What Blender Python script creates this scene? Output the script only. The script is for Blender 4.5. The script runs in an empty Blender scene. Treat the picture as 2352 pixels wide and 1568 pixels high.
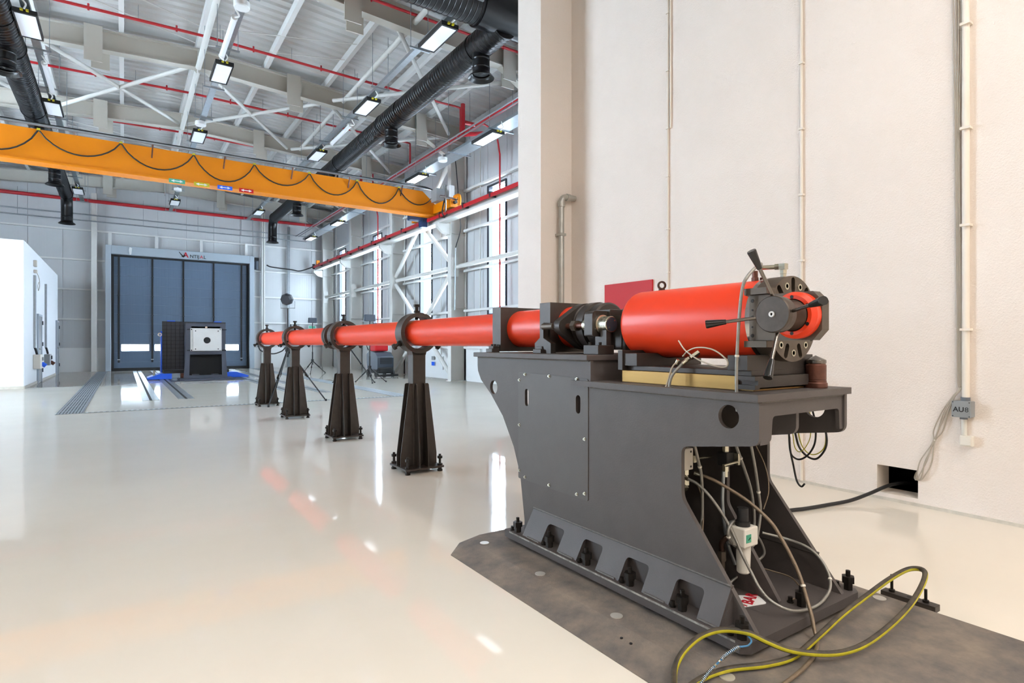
import bpy, bmesh, math, random
from mathutils import Vector, Matrix
random.seed(4)
C = bpy.context.scene.collection
SC = bpy.context.scene
PI = math.pi

# ------------------------------------------------------------------ camera, sky, exposure
cam = bpy.data.cameras.new('camera'); cam_o = bpy.data.objects.new('camera', cam); C.objects.link(cam_o)
cam.sensor_width = 36.0; cam.lens = 36.0 * 1326 / 2352; cam.clip_start = 0.05; cam.clip_end = 300
cam.shift_y = 6.0 / 2352
cam_o.location = (0, 0, 1.16)
cam_o.rotation_euler = (PI / 2, 0, -math.radians(33.9))
SC.camera = cam_o
w = bpy.data.worlds.new('sky'); SC.world = w; w.use_nodes = True
wb = w.node_tree.nodes['Background']; wb.inputs[0].default_value = (0.77, 0.88, 1.0, 1); wb.inputs[1].default_value = 34.0
SC.view_settings.view_transform = 'Standard'; SC.view_settings.look = 'None'
SC.view_settings.exposure = 0.0; SC.view_settings.gamma = 1.0; SC.view_settings.use_curve_mapping = False
ADDED_LAMP = 66.0; HALL_LAMP = 0.22; TRAY_LAMP = 2.5
SC.cycles.sample_clamp_indirect = 6.0
SC.cycles.max_bounces = 6; SC.cycles.diffuse_bounces = 4; SC.cycles.glossy_bounces = 3; SC.cycles.adaptive_threshold = 0.02

# ------------------------------------------------------------------ helpers: materials
def lin(c):
    c = c / 255.0
    return c / 12.92 if c <= 0.04045 else ((c + 0.055) / 1.055) ** 2.4
def rgb(c): return (lin(c[0]), lin(c[1]), lin(c[2]), 1)
def mat(name, col, rough=0.5, metal=0.0, var=0.0, vs=4.0, bump=0.0, bs=60.0, coat=0.0, rvar=0.0, emit=0.0, col2=None, stretch=None, spec=None, bd=3):
    m = bpy.data.materials.new(name); m.use_nodes = True
    nt = m.node_tree; b = nt.nodes['Principled BSDF']; L = nt.links.new
    b.inputs['Base Color'].default_value = rgb(col); b.inputs['Roughness'].default_value = rough
    b.inputs['Metallic'].default_value = metal; b.inputs['Coat Weight'].default_value = coat
    b.inputs['Coat Roughness'].default_value = 0.08
    if spec is not None: b.inputs['Specular IOR Level'].default_value = spec
    if emit:
        b.inputs['Emission Color'].default_value = rgb(col); b.inputs['Emission Strength'].default_value = emit
    tc = nt.nodes.new('ShaderNodeTexCoord'); src = tc.outputs['Object']
    if stretch:
        mp = nt.nodes.new('ShaderNodeMapping'); mp.inputs['Scale'].default_value = stretch; L(src, mp.inputs[0]); src = mp.outputs[0]
    if var or col2 or rvar:
        n = nt.nodes.new('ShaderNodeTexNoise'); n.inputs['Scale'].default_value = vs; n.inputs['Detail'].default_value = 6; n.inputs['Roughness'].default_value = 0.62
        L(src, n.inputs['Vector'])
        r = nt.nodes.new('ShaderNodeValToRGB'); L(n.outputs[0], r.inputs[0])
        c = rgb(col); r.color_ramp.elements[0].position = 0.3; r.color_ramp.elements[1].position = 0.7
        if col2: r.color_ramp.elements[0].color = c; r.color_ramp.elements[1].color = rgb(col2)
        else:
            r.color_ramp.elements[0].color = tuple(v * (1 - var) for v in c[:3]) + (1,)
            r.color_ramp.elements[1].color = tuple(min(1, v * (1 + var)) for v in c[:3]) + (1,)
        if var or col2: L(r.outputs[0], b.inputs['Base Color'])
        if rvar:
            mr = nt.nodes.new('ShaderNodeMapRange'); mr.inputs['To Min'].default_value = max(0.02, rough - rvar); mr.inputs['To Max'].default_value = rough + rvar
            mr.inputs['From Min'].default_value = 0.3; mr.inputs['From Max'].default_value = 0.7
            L(n.outputs[0], mr.inputs[0]); L(mr.outputs[0], b.inputs['Roughness'])
    if bump:
        n2 = nt.nodes.new('ShaderNodeTexNoise'); n2.inputs['Scale'].default_value = bs; n2.inputs['Detail'].default_value = bd; L(src, n2.inputs['Vector'])
        bp = nt.nodes.new('ShaderNodeBump'); bp.inputs['Strength'].default_value = 1.0; bp.inputs['Distance'].default_value = bump
        L(n2.outputs[0], bp.inputs['Height']); L(bp.outputs[0], b.inputs['Normal'])
    return m
M = {}
M['stucco'] = mat('cream_stucco', (240, 230, 221), 0.85, bump=0.004, bs=95, var=0.025, vs=1.5)
M['reveal'] = mat('plaster_reveal', (226, 216, 204), 0.8, var=0.04)
M['epoxy'] = mat('epoxy_floor', (243, 237, 225), 0.05, bump=0.0007, bs=0.6, bd=0, var=0.035, vs=0.7, rvar=0.02, coat=0.0, spec=0.6)
M['bench'] = mat('grey_bench_paint', (78, 72, 70), 0.55, var=0.08, vs=7, bump=0.0006, bs=160)
M['panelgrey'] = mat('grey_cover_paint', (82, 77, 75), 0.52, var=0.05, vs=9, bump=0.0005, bs=220)
M['dark'] = mat('blackened_steel', (60, 54, 50), 0.45, 0.4, var=0.15, vs=11, bump=0.0004, bs=120)
M['gate'] = mat('browned_steel', (86, 76, 66), 0.42, 0.5, var=0.15, vs=14)
M['hub'] = mat('raw_dark_steel', (82, 74, 68), 0.38, 0.8, var=0.25, vs=16)
M['brown'] = mat('threaded_brown_steel', (66, 48, 40), 0.4, 0.7, var=0.2, vs=20)
M['rust'] = mat('rusty_brown_steel', (96, 58, 46), 0.42, 0.5, var=0.35, vs=18, bump=0.001, bs=70)
M['boltblack'] = mat('black_oxide_bolt', (38, 34, 31), 0.45, 0.6, var=0.25, vs=30)
M['red'] = mat('orange_red_paint', (218, 60, 29), 0.34, coat=0.05, var=0.03, vs=3, spec=0.35)
M['signred'] = mat('dark_red_sheet', (174, 28, 34), 0.5, spec=0.2)
M['brass'] = mat('brass_slab', (158, 124, 70), 0.42, 0.7, var=0.14, vs=6, stretch=(1, 0.3, 3))
M['zinc'] = mat('zinc_plated_steel', (196, 194, 178), 0.24, 0.95, var=0.08, vs=14)
M['chrome'] = mat('bright_steel', (205, 205, 205), 0.16, 1.0)
M['rod'] = mat('dark_chrome_rod', (120, 116, 112), 0.2, 1.0)
M['plastic'] = mat('black_plastic', (18, 18, 19), 0.16)
M['rubber'] = mat('black_rubber', (26, 26, 28), 0.55)
M['hosegrey'] = mat('braided_grey_hose', (150, 148, 142), 0.35, 0.5, bump=0.001, bs=400, var=0.12, vs=60)
M['hosebrown'] = mat('braided_brown_hose', (128, 112, 94), 0.4, 0.5, bump=0.001, bs=400, var=0.12, vs=60)
M['hoseblack'] = mat('dusty_black_hose', (44, 40, 36), 0.6, col2=(86, 76, 60), vs=22)
M['wire'] = mat('thin_grey_wire', (186, 178, 162), 0.4, 0.3)
M['greycable'] = mat('grey_cable', (176, 166, 150), 0.55)
M['yellow'] = mat('yellow_stripe', (186, 176, 34), 0.5, var=0.2, vs=24)
M['plate'] = mat('dirty_floor_plate', (92, 88, 86), 0.65, 0.0, col2=(138, 126, 114), vs=8, bump=0.0012, bs=130)
M['alu'] = mat('aluminium_disc', (214, 212, 206), 0.35, 0.5)
M['white'] = mat('white_paint', (238, 240, 240), 0.5)
M['boothw'] = mat('booth_white_render', (240, 243, 246), 0.75, bump=0.002, bs=40)
M['clad'] = mat('white_grey_cladding', (208, 211, 213), 0.4, bump=0.004, bs=6, stretch=(3.5, 3.5, 0.001))
M['girt'] = mat('off_white_girt', (232, 233, 231), 0.45)
M['steelw'] = mat('off_white_steel', (226, 226, 221), 0.42, var=0.02)
M['beam'] = mat('pale_beige_beam', (202, 198, 188), 0.5, var=0.03, vs=2)
M['deck'] = mat('galvanised_deck', (210, 210, 208), 0.45, 0.0, var=0.02, vs=1.6)
M['galv'] = mat('galvanised_tray', (172, 180, 186), 0.34, 0.75, var=0.1, vs=12)
M['duct'] = mat('black_gloss_duct', (9, 9, 12), 0.3, 0.0, var=0.1, spec=0.35)
M['crane'] = mat('crane_yellow', (210, 122, 0), 0.45, var=0.03, spec=0.3)
M['sprink'] = mat('dark_red_pipe', (166, 22, 34), 0.35)
M['navy'] = mat('navy_motor', (26, 52, 92), 0.4)
M['doorgrey'] = mat('blue_grey_curtain', (92, 110, 132), 0.55, bump=0.006, bs=5, stretch=(3, 1, 0.1))
M['battenblue'] = mat('curtain_batten', (108, 124, 144), 0.5)
M['frame'] = mat('door_frame_grey', (176, 188, 198), 0.4)
M['black'] = mat('matt_black', (16, 17, 20), 0.6)
M['charcoal'] = mat('window_frame_dark', (38, 42, 52), 0.45)
M['blue'] = mat('bright_blue_paint', (24, 92, 218), 0.4)
M['grid'] = mat('cast_black_plate', (22, 22, 26), 0.5, var=0.2)
M['gridface'] = mat('cast_grid_face', (40, 40, 45), 0.45, var=0.15)
M['target'] = mat('slate_target_frame', (62, 66, 78), 0.5)
M['tplate'] = mat('dull_aluminium_plate', (214, 214, 212), 0.38, 0.2, var=0.04)
M['boxgrey'] = mat('grey_plastic_box', (142, 146, 148), 0.5)
M['offwhite'] = mat('off_white_plastic', (232, 228, 218), 0.45)
M['conduit'] = mat('cream_conduit', (238, 230, 218), 0.5)
M['pipe'] = mat('galvanised_pipe', (184, 184, 178), 0.4, 0.6, var=0.12, vs=10)
M['redink'] = mat('red_lettering', (176, 24, 40), 0.5)
M['blackink'] = mat('black_lettering', (20, 20, 20), 0.5)
M['green'] = mat('green_gauge_face', (70, 160, 130), 0.4)
M['bluecord'] = mat('blue_cord', (70, 130, 176), 0.5)
M['grate'] = mat('galvanised_grate', (172, 180, 186), 0.38, 0.5)
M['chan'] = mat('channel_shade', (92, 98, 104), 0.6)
M['rail'] = mat('floor_rail_steel', (198, 204, 208), 0.28, 0.7, var=0.1, vs=5)
M['scrub'] = mat('scrubber_slate', (58, 66, 78), 0.4)
M['gland'] = mat('grey_gland', (110, 116, 124), 0.5)
M['lampglass'] = mat('lamp_diffuser', (238, 246, 255), 0.3, emit=HALL_LAMP)
M['lamplit'] = mat('lit_lamp_diffuser', (238, 246, 255), 0.3, emit=TRAY_LAMP)
M['addedwarm'] = mat('added_lamp_diffuser', (255, 243, 229), 0.3, emit=ADDED_LAMP)
M['tubewhite'] = mat('tube_white', (240, 244, 248), 0.35)
M['weld'] = mat('weld_bead', (96, 92, 88), 0.5, var=0.2, vs=60)
M['sealant'] = mat('grey_floor_sealant', (198, 192, 180), 0.35, var=0.12, vs=20)
M['chip'] = mat('bare_metal_chips', (78, 76, 78), 0.5, col2=(190, 186, 178), vs=26)
g = bpy.data.materials.new('window_glass'); g.use_nodes = True; nt = g.node_tree
for n in list(nt.nodes):
    if n.type == 'BSDF_PRINCIPLED': nt.nodes.remove(n)
tr = nt.nodes.new('ShaderNodeBsdfTransparent'); gl = nt.nodes.new('ShaderNodeBsdfGlossy'); gl.inputs['Roughness'].default_value = 0.05
mx = nt.nodes.new('ShaderNodeMixShader'); mx.inputs[0].default_value = 0.08
tr.inputs[0].default_value = (0.92, 0.95, 0.97, 1)
nt.links.new(tr.outputs[0], mx.inputs[1]); nt.links.new(gl.outputs[0], mx.inputs[2]); nt.links.new(mx.outputs[0], nt.nodes['Material Output'].inputs[0])
M['glass'] = g

# ------------------------------------------------------------------ helpers: geometry
AX = {'x': lambda a, b, t: (t, a, b), 'y': lambda a, b, t: (a, t, b), 'z': lambda a, b, t: (a, b, t)}
def frame(d):
    d = Vector(d).normalized(); u = Vector((0, 0, 1)) if abs(d.z) < 0.9 else Vector((1, 0, 0))
    a = d.cross(u).normalized(); return d, a, a.cross(d).normalized()
def cr(pts, k=6, closed=False):
    P = [Vector(p) for p in pts]; n = len(P); out = []
    rng = range(n if closed else n - 1)
    for i in rng:
        p1, p2 = P[i], P[(i + 1) % n]
        p0 = P[i - 1] if (i > 0 or closed) else p1 * 2 - p2
        p3 = P[(i + 2) % n] if (i + 2 < n or closed) else p2 * 2 - p1
        for j in range(k):
            t = j / k
            out.append(0.5 * ((2 * p1) + (p2 - p0) * t + (2 * p0 - 5 * p1 + 4 * p2 - p3) * t * t + (3 * p1 - p0 - 3 * p2 + p3) * t ** 3))
    if not closed: out.append(P[-1])
    return out
def rpoly(pts, r, k=6):
    # round the corners of a 2D polygon; r: number or list
    n = len(pts); out = []
    for i in range(n):
        rr_ = r[i] if isinstance(r, (list, tuple)) else r
        p = Vector(pts[i]); a = Vector(pts[i - 1]) - p; b = Vector(pts[(i + 1) % n]) - p
        if rr_ <= 0: out.append(tuple(p)); continue
        ang = a.angle(b); t = min(rr_ / math.tan(ang / 2), a.length * 0.49, b.length * 0.49)
        q0 = p + a.normalized() * t; q1 = p + b.normalized() * t
        for j in range(k + 1):
            s = j / k; out.append(tuple((1 - s) ** 2 * q0 + 2 * s * (1 - s) * p + s * s * q1))
    return out
def circ(cx, cy, r, n=24, ry=None):
    return [(cx + r * math.cos(2 * PI * i / n), cy + (ry or r) * math.sin(2 * PI * i / n)) for i in range(n)]
def slot2(cx, cy, w, h, ang=0, n=8):
    pts = []; r = w / 2; s = h / 2 - r
    for i in range(n + 1): a = PI * i / n; pts.append((r * math.cos(a), s + r * math.sin(a)))
    for i in range(n + 1): a = PI + PI * i / n; pts.append((r * math.cos(a), -s + r * math.sin(a)))
    ca, sa = math.cos(ang), math.sin(ang)
    return [(cx + x * ca - y * sa, cy + x * sa + y * ca) for x, y in pts]
class MB:
    def __init__(s): s.v = []; s.f = []; s.s = []
    def add(s, vs, fs, sm=False):
        o = len(s.v); s.v += [tuple(v) for v in vs]
        for f in fs: s.f.append(tuple(i + o for i in f)); s.s.append(sm)
        return s
    def box(s, x0, x1, y0, y1, z0, z1):
        return s.add([(x0, y0, z0), (x1, y0, z0), (x1, y1, z0), (x0, y1, z0), (x0, y0, z1), (x1, y0, z1), (x1, y1, z1), (x0, y1, z1)],
                     [(0, 3, 2, 1), (4, 5, 6, 7), (0, 1, 5, 4), (1, 2, 6, 5), (2, 3, 7, 6), (3, 0, 4, 7)])
    def bar(s, p0, p1, wd, ht, up=(0, 0, 1)):
        p0, p1 = Vector(p0), Vector(p1); d = (p1 - p0).normalized(); a = d.cross(Vector(up))
        if a.length < 1e-4: a = d.cross(Vector((1, 0, 0)))
        a.normalize(); b = a.cross(d); vs = []
        for p in (p0, p1):
            for i, j in ((-1, -1), (1, -1), (1, 1), (-1, 1)): vs.append(p + a * i * wd / 2 + b * j * ht / 2)
        return s.add(vs, [(0, 1, 2, 3), (7, 6, 5, 4), (0, 4, 5, 1), (1, 5, 6, 2), (2, 6, 7, 3), (3, 7, 4, 0)])
    def cyl(s, p0, p1, r0, r1=None, n=20, caps=True, sm=True):
        r1 = r0 if r1 is None else r1; p0, p1 = Vector(p0), Vector(p1); d, a, b = frame(p1 - p0)
        vs = []
        for p, r in ((p0, r0), (p1, r1)):
            for i in range(n): t = 2 * PI * i / n; vs.append(p + a * r * math.cos(t) + b * r * math.sin(t))
        s.add(vs, [(i, (i + 1) % n, n + (i + 1) % n, n + i) for i in range(n)], sm)
        if caps:
            s.add(vs[:n], [tuple(range(n - 1, -1, -1))]); s.add(vs[n:], [tuple(range(n))])
        return s
    def lathe(s, o, ax, prof, n=32, closed=False, sm=True):
        o = Vector(o); d, a, b = frame(ax); vs = []
        for t, r in prof:
            for i in range(n):
                q = 2 * PI * i / n; vs.append(o + d * t + (a * math.cos(q) + b * math.sin(q)) * r)
        m = len(prof)
        for k in range(m if closed else m - 1):
            k2 = (k + 1) % m
            # separate rings keep hard profile edges
            r0 = vs[k * n:(k + 1) * n]; r1 = vs[k2 * n:(k2 + 1) * n]
            s.add(r0 + r1, [(i, (i + 1) % n, n + (i + 1) % n, n + i) for i in range(n)], sm)
        if not closed:
            if prof[0][1] > 1e-5: s.add(vs[:n], [tuple(range(n - 1, -1, -1))])
            if prof[-1][1] > 1e-5: s.add(vs[-n:], [tuple(range(n))])
        return s
    def tube(s, pts, r, n=8, closed=False, caps=True):
        P = [Vector(p) for p in pts]; m = len(P); vs = []; prev = None
        for i in range(m):
            d = (P[(i + 1) % m] - P[i - 1]) if (closed or 0 < i < m - 1) else (P[1] - P[0] if i == 0 else P[-1] - P[-2])
            if d.length < 1e-9: d = Vector((0, 0, 1))
            d.normalize()
            if prev is None: _, a, _ = frame(d)
            else:
                a = prev - d * prev.dot(d)
                if a.length < 1e-6: _, a, _ = frame(d)
                a.normalize()
            prev = a; b = d.cross(a)
            rr_ = r[i] if isinstance(r, (list, tuple)) else r
            for k in range(n): t = 2 * PI * k / n; vs.append(P[i] + (a * math.cos(t) + b * math.sin(t)) * rr_)
        fs = []
        for i in range(m if closed else m - 1):
            j = (i + 1) % m
            fs += [(i * n + k, i * n + (k + 1) % n, j * n + (k + 1) % n, j * n + k) for k in range(n)]
        s.add(vs, fs, True)
        if caps and not closed: s.add(vs[:n], [tuple(range(n - 1, -1, -1))]); s.add(vs[-n:], [tuple(range(n))])
        return s
    def prism(s, poly, holes, axis, t0, t1):
        bm = bmesh.new(); loops = [poly] + list(holes or []); idx = []; pts = []
        es = []
        for lp in loops:
            vv = [bm.verts.new((p[0], p[1], 0)) for p in lp]; st = len(pts); pts += lp
            idx.append(list(range(st, st + len(lp))))
            for i in range(len(vv)): es.append(bm.edges.new((vv[i], vv[(i + 1) % len(vv)])))
        bm.verts.index_update()
        r = bmesh.ops.triangle_fill(bm, use_beauty=True, use_dissolve=False, edges=es)
        bm.verts.index_update(); tris = [tuple(v.index for v in f.verts) for f in bm.faces]; bm.free()
        f = AX[axis]; n = len(pts)
        vs = [f(p[0], p[1], t0) for p in pts] + [f(p[0], p[1], t1) for p in pts]
        s.add(vs, tris + [tuple(i + n for i in reversed(t)) for t in tris])
        for lp in idx:
            m = len(lp); s.add([vs[i] for i in lp] + [vs[i + n] for i in lp], [(i, (i + 1) % m, m + (i + 1) % m, m + i) for i in range(m)])
        return s
    def hexb(s, p0, p1, r): return s.cyl(p0, p1, r, n=6, sm=False)
    def mesh(s, name, off=(0, 0, 0)):
        me = bpy.data.meshes.new(name)
        o = off; me.from_pydata([(v[0] - o[0], v[1] - o[1], v[2] - o[2]) for v in s.v], [], s.f)
        me.polygons.foreach_set('use_smooth', s.s)
        bm = bmesh.new(); bm.from_mesh(me); bmesh.ops.recalc_face_normals(bm, faces=bm.faces); bm.to_mesh(me); bm.free()
        me.update(); return me
ORG = {}
def obj(name, mb, m, parent=None, bev=0.0, label=None, kind=None, org=None):
    off = ORG.get(parent.name, (0, 0, 0)) if parent is not None else (org or (0, 0, 0))
    me = mb.mesh(name, off) if isinstance(mb, MB) else mb
    o = bpy.data.objects.new(name, me); C.objects.link(o)
    if m is not None and not me.materials: me.materials.append(M[m] if isinstance(m, str) else m)
    if parent is not None: o.parent = parent; ORG[o.name] = off
    else:
        o.location = off; ORG[o.name] = off
    if bev:
        b = o.modifiers.new('bevel', 'BEVEL'); b.width = bev; b.segments = 2; b.limit_method = 'ANGLE'; b.angle_limit = math.radians(35)
    if label: o['label'] = label
    if kind: o['kind'] = kind
    return o
def thing(name, label, cat, loc=(0, 0, 0), group=None, build_world=True):
    o = bpy.data.objects.new(name, None); C.objects.link(o); o.empty_display_size = 0.1
    o.location = loc; o['label'] = label; o['category'] = cat
    if group: o['group'] = group
    ORG[o.name] = tuple(loc) if build_world else (0, 0, 0)
    return o
def tag(o, label, cat, group=None):
    o['label'] = label; o['category'] = cat
    if group: o['group'] = group
    return o
def struct(name, mb, m, **k):
    o = obj(name, mb, m, **k); o['kind'] = 'structure'; return o
def dup(root, loc, label=None, rz=None):
    r = root.copy(); C.objects.link(r); r.location = loc
    if rz is not None: r.rotation_euler = (0, 0, rz)
    if label: r['label'] = label
    for ch in list(root.children):
        c = ch.copy(); C.objects.link(c); c.parent = r
        for gch in list(ch.children):
            d = gch.copy(); C.objects.link(d); d.parent = c
    return r
def shared(o, parent, loc=(0, 0, 0)):
    c = o.copy(); C.objects.link(c); c.parent = parent; c.location = loc; return c
def text_mesh(txt, size, name, extrude=0.0005, bold=0.0):
    cu = bpy.data.curves.new(name, 'FONT'); cu.body = txt; cu.size = size; cu.extrude = extrude; cu.offset = bold; cu.align_x = 'CENTER'; cu.align_y = 'CENTER'
    t = bpy.data.objects.new('tmp', cu); C.objects.link(t)
    dg = bpy.context.evaluated_depsgraph_get(); me = bpy.data.meshes.new_from_object(t.evaluated_get(dg))
    bpy.data.objects.remove(t); bpy.data.curves.remove(cu); me.name = name; me.materials.clear(); return me
def place_text(txt, size, name, m, parent, loc, right, up, bold=0.0):
    me = text_mesh(txt, size, name, bold=bold); o = bpy.data.objects.new(name, me); C.objects.link(o); me.materials.append(M[m])
    R = Vector(right).normalized(); U = Vector(up).normalized(); N = R.cross(U)
    off = Vector(ORG.get(parent.name, (0, 0, 0)))
    mw = Matrix(((R.x, U.x, N.x, 0), (R.y, U.y, N.y, 0), (R.z, U.z, N.z, 0), (0, 0, 0, 1)))
    me.transform(mw); me.transform(Matrix.Translation(Vector(loc) - off)); o.parent = parent; ORG[o.name] = tuple(off); return o
def single(name, mb, m, label, cat, group=None, org=None, bev=0.0):
    return tag(obj(name, mb, m, org=org, bev=bev), label, cat, group)

# ================================================================== THE BUILDING
YF = 30.2            # far wall
XR = 8.95            # hall right wall
XN = 4.72            # near stucco wall
XL, YB = -9.0, -6.0
ADDED_WIN = (12.4, 15.4)
FR = [-3.0, 1.75, 6.5, 11.25, 16.0, 20.75, 25.5, 30.0]   # portal frames
RIDGE = 1.5
def zr(x): return 7.88 - 0.055 * abs(x - RIDGE)

# floor: one big slab of poured epoxy
struct('floor', MB().box(XL, XR + 0.2, YB, YF + 0.2, -0.2, 0.0), 'epoxy')
# near stucco wall with the cable niche through it
NY0, NY1, NZ0, NZ1 = 1.809, 2.082, 0.05, 0.254
wr = struct('wall_right', MB().prism([(YB, 0), (5.67, 0), (5.67, 8.3), (YB, 8.3)], [[(NY0, NZ0), (NY1, NZ0), (NY1, NZ1), (NY0, NZ1)]], 'x', XN, XN + 0.19), 'stucco')
obj('niche_lining', MB().box(XN + 0.001, XN + 0.19, NY0 - 0.001, NY0 + 0.0015, NZ0, NZ1).box(XN + 0.001, XN + 0.19, NY1 - 0.0015, NY1 + 0.001, NZ0, NZ1).box(XN + 0.001, XN + 0.19, NY0, NY1, NZ0 - 0.001, NZ0 + 0.0015), 'reveal', wr)
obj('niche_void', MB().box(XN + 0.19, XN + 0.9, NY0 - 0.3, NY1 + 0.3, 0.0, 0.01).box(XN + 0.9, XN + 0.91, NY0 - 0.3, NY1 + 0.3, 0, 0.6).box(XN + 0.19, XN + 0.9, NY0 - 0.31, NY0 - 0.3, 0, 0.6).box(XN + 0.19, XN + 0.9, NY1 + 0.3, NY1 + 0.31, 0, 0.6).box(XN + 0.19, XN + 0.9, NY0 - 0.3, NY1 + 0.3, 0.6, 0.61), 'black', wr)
struct('wall_pier', MB().box(4.235, XN + 0.5, 5.67, 6.16, 0, 8.3), 'stucco')
struct('wall_return', MB().box(XN + 0.5, XR + 0.1, 5.9, 6.16, 0, 8.3), 'stucco')
bb = MB(); yy = YB
rnd = random.Random(3)
pr_ = []
ys = [YB + i * 0.15 for i in range(int((5.67 - YB) / 0.15) + 1)]
vs = []; fs = []
for i, y in enumerate(ys):
    a = 0.012 + 0.006 * rnd.random(); b = 0.012 + 0.008 * rnd.random()
    vs += [(XN - a, y, 0.0), (XN - a * 0.6, y, 0.007), (XN, y, 0.010 + b * 0.6), (XN + 0.002, y, 0)]
for i in range(len(ys) - 1):
    for k in range(3): fs.append((i * 4 + k, i * 4 + k + 1, i * 4 + 5 + k, i * 4 + 4 + k))
bb.add(vs, fs); struct('baseboard_right', bb, 'sealant')
struct('wall_left', MB().prism([(YB, 0), (YF, 0), (YF, 8.2), (YB, 8.2)], [[(y, 0.9), (y + 2.9, 0.9), (y + 2.9, 6.9), (y, 6.9)] for y in ADDED_WIN], 'x', XL - 0.1, XL), 'clad')
struct('wall_back', MB().box(XL, XN + 0.1, YB - 0.1, YB, 0, 8.3), 'stucco')
for i, y in enumerate(ADDED_WIN):  # invented windows in the unseen left wall, added to bring daylight into the hall
    f = MB().prism([(y, 0.9), (y + 2.9, 0.9), (y + 2.9, 6.9), (y, 6.9)], [[(y + 0.06, 0.96), (y + 2.84, 0.96), (y + 2.84, 6.84), (y + 0.06, 6.84)]], 'x', XL - 0.08, XL - 0.01)
    wo = struct('window_%d' % (i + 21), f, 'charcoal')
    obj('pane', MB().box(XL - 0.05, XL - 0.045, y + 0.06, y + 2.84, 0.96, 6.84), 'glass', wo)

# ---- far wall: low plinth, cladding panels, girts, posts
wf = struct('wall_far', MB().prism([(XL, 0), (XR + 0.1, 0), (XR + 0.1, 8.25), (RIDGE, 8.67), (XL, 8.1)], [[(-0.55, 0.02), (5.05, 0.02), (5.05, 5.0), (-0.55, 5.0)]], 'y', YF + 0.1, YF + 0.2), 'clad')
GZ = [2.2, 3.45, 4.7, 5.95, 7.2]
PX0 = -4.35
xs = [PX0 + 1.12 * i for i in range(13)]
pm = {}
for i in range(len(xs) - 1):
    a, b = xs[i], min(xs[i + 1], XR)
    zlo = 1.0
    if b > -0.7 and a < 5.2: zlo = 5.42 if (a > -0.9 and b < 5.3) else 1.0
    if zlo == 1.0 and b > -0.7 and a < 5.2:
        # panels cut back at the door jambs
        if a < -0.6: segs = [(a, -0.66, 1.0, 8.1), (-0.66, b, 5.42, 8.1)]
        else: segs = [(a, 5.18, 5.42, 8.1), (5.18, b, 1.0, 8.1)]
    else: segs = [(a, b, zlo, 8.1)]
    for (a2, b2, z0, z1) in segs:
        if b2 - a2 < 0.05: continue
        obj('cladding_panel', MB().box(a2 + 0.006, b2 - 0.006, YF + 0.04, YF + 0.1, z0, z1), 'clad', wf)
for (a, b) in ((XL, -0.66), (5.18, XR)):
    obj('plinth', MB().box(a, b, YF - 0.06, YF + 0.1, 0, 1.0), 'white', wf)
for z in GZ:
    for (a, b) in (((XL, -0.68), (5.2, XR)) if z < 5.3 else ((XL, XR),)):
        o = obj('girt', MB().box(a, b, YF - 0.06, YF + 0.04, z - 0.035, z + 0.035), 'girt', wf)
for x in (-1.05, ):
    obj('post', MB().box(x - 0.1, x + 0.1, YF - 0.3, YF - 0.065, 0, 7.5), 'steelw', wf, bev=0.01)
for x in (-0.5, 1.2, 2.95, 4.85):
    obj('door_hanger', MB().box(x - 0.06, x + 0.06, YF - 0.2, YF - 0.065, 5.37, 5.92), 'girt', wf)
for x in (5.6,):
    obj('post', MB().box(x - 0.06, x + 0.0, YF - 0.2, YF - 0.065, 0, 7.5).box(x + 0.03, x + 0.1, YF - 0.2, YF - 0.065, 0, 7.5), 'steelw', wf)
obj('drop_channel', MB().box(6.75, 6.87, YF - 0.14, YF - 0.065, 0, 7.0), 'galv', wf)

# ---- rapid roll-up door
d1 = struct('door_1', MB().box(-0.66, -0.46, YF - 0.36, YF + 0.04, 0, 5.37).box(4.98, 5.18, YF - 0.36, YF + 0.04, 0, 5.37).box(-0.46, 4.98, YF - 0.36, YF + 0.04, 5.0, 5.37), 'frame', bev=0.012)
obj('side_seal', MB().box(-0.46, -0.36, YF - 0.12, YF + 0.02, 0, 5.0), 'black', d1)
obj('side_seal', MB().box(4.88, 4.98, YF - 0.12, YF + 0.02, 0, 5.0), 'black', d1)
obj('top_seal', MB().box(-0.46, 4.98, YF - 0.14, YF + 0.02, 4.93, 5.0), 'black', d1)
obj('bottom_seal', MB().box(-0.36, 4.88, YF - 0.1, YF + 0.02, 0.0, 0.125), 'black', d1)
SX = [-0.19, 1.04, 2.24, 3.47, 4.66]
sec = [0.1, 0.38] + [0.38 + 0.417 * (i + 1) for i in range(11)]
panes = [(-0.1, 0.92), (1.13, 2.12), (2.33, 3.36), (3.56, 4.54)]
for i in range(len(sec) - 1):
    z0, z1 = sec[i] + 0.006, sec[i + 1] - 0.006
    ho = []
    if i == 2: ho = [rpoly([(a, z0 + 0.06), (b, z0 + 0.06), (b, z1 - 0.06), (a, z1 - 0.06)], 0.03, 3) for a, b in panes]
    s_ = obj('curtain_section', MB().prism([(-0.36, z0), (4.88, z0), (4.88, z1), (-0.36, z1)], ho, 'y', YF - 0.03, YF + 0.0), 'doorgrey', d1)
    if i == 2:
        for a, b in panes: obj('pane', MB().box(a, b, YF - 0.018, YF - 0.014, z0 + 0.06, z1 - 0.06), 'glass', s_)
    obj('batten', MB().cyl((-0.36, YF - 0.03, sec[i + 1]), (4.88, YF - 0.03, sec[i + 1]), 0.008, n=8), 'battenblue', d1)
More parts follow.
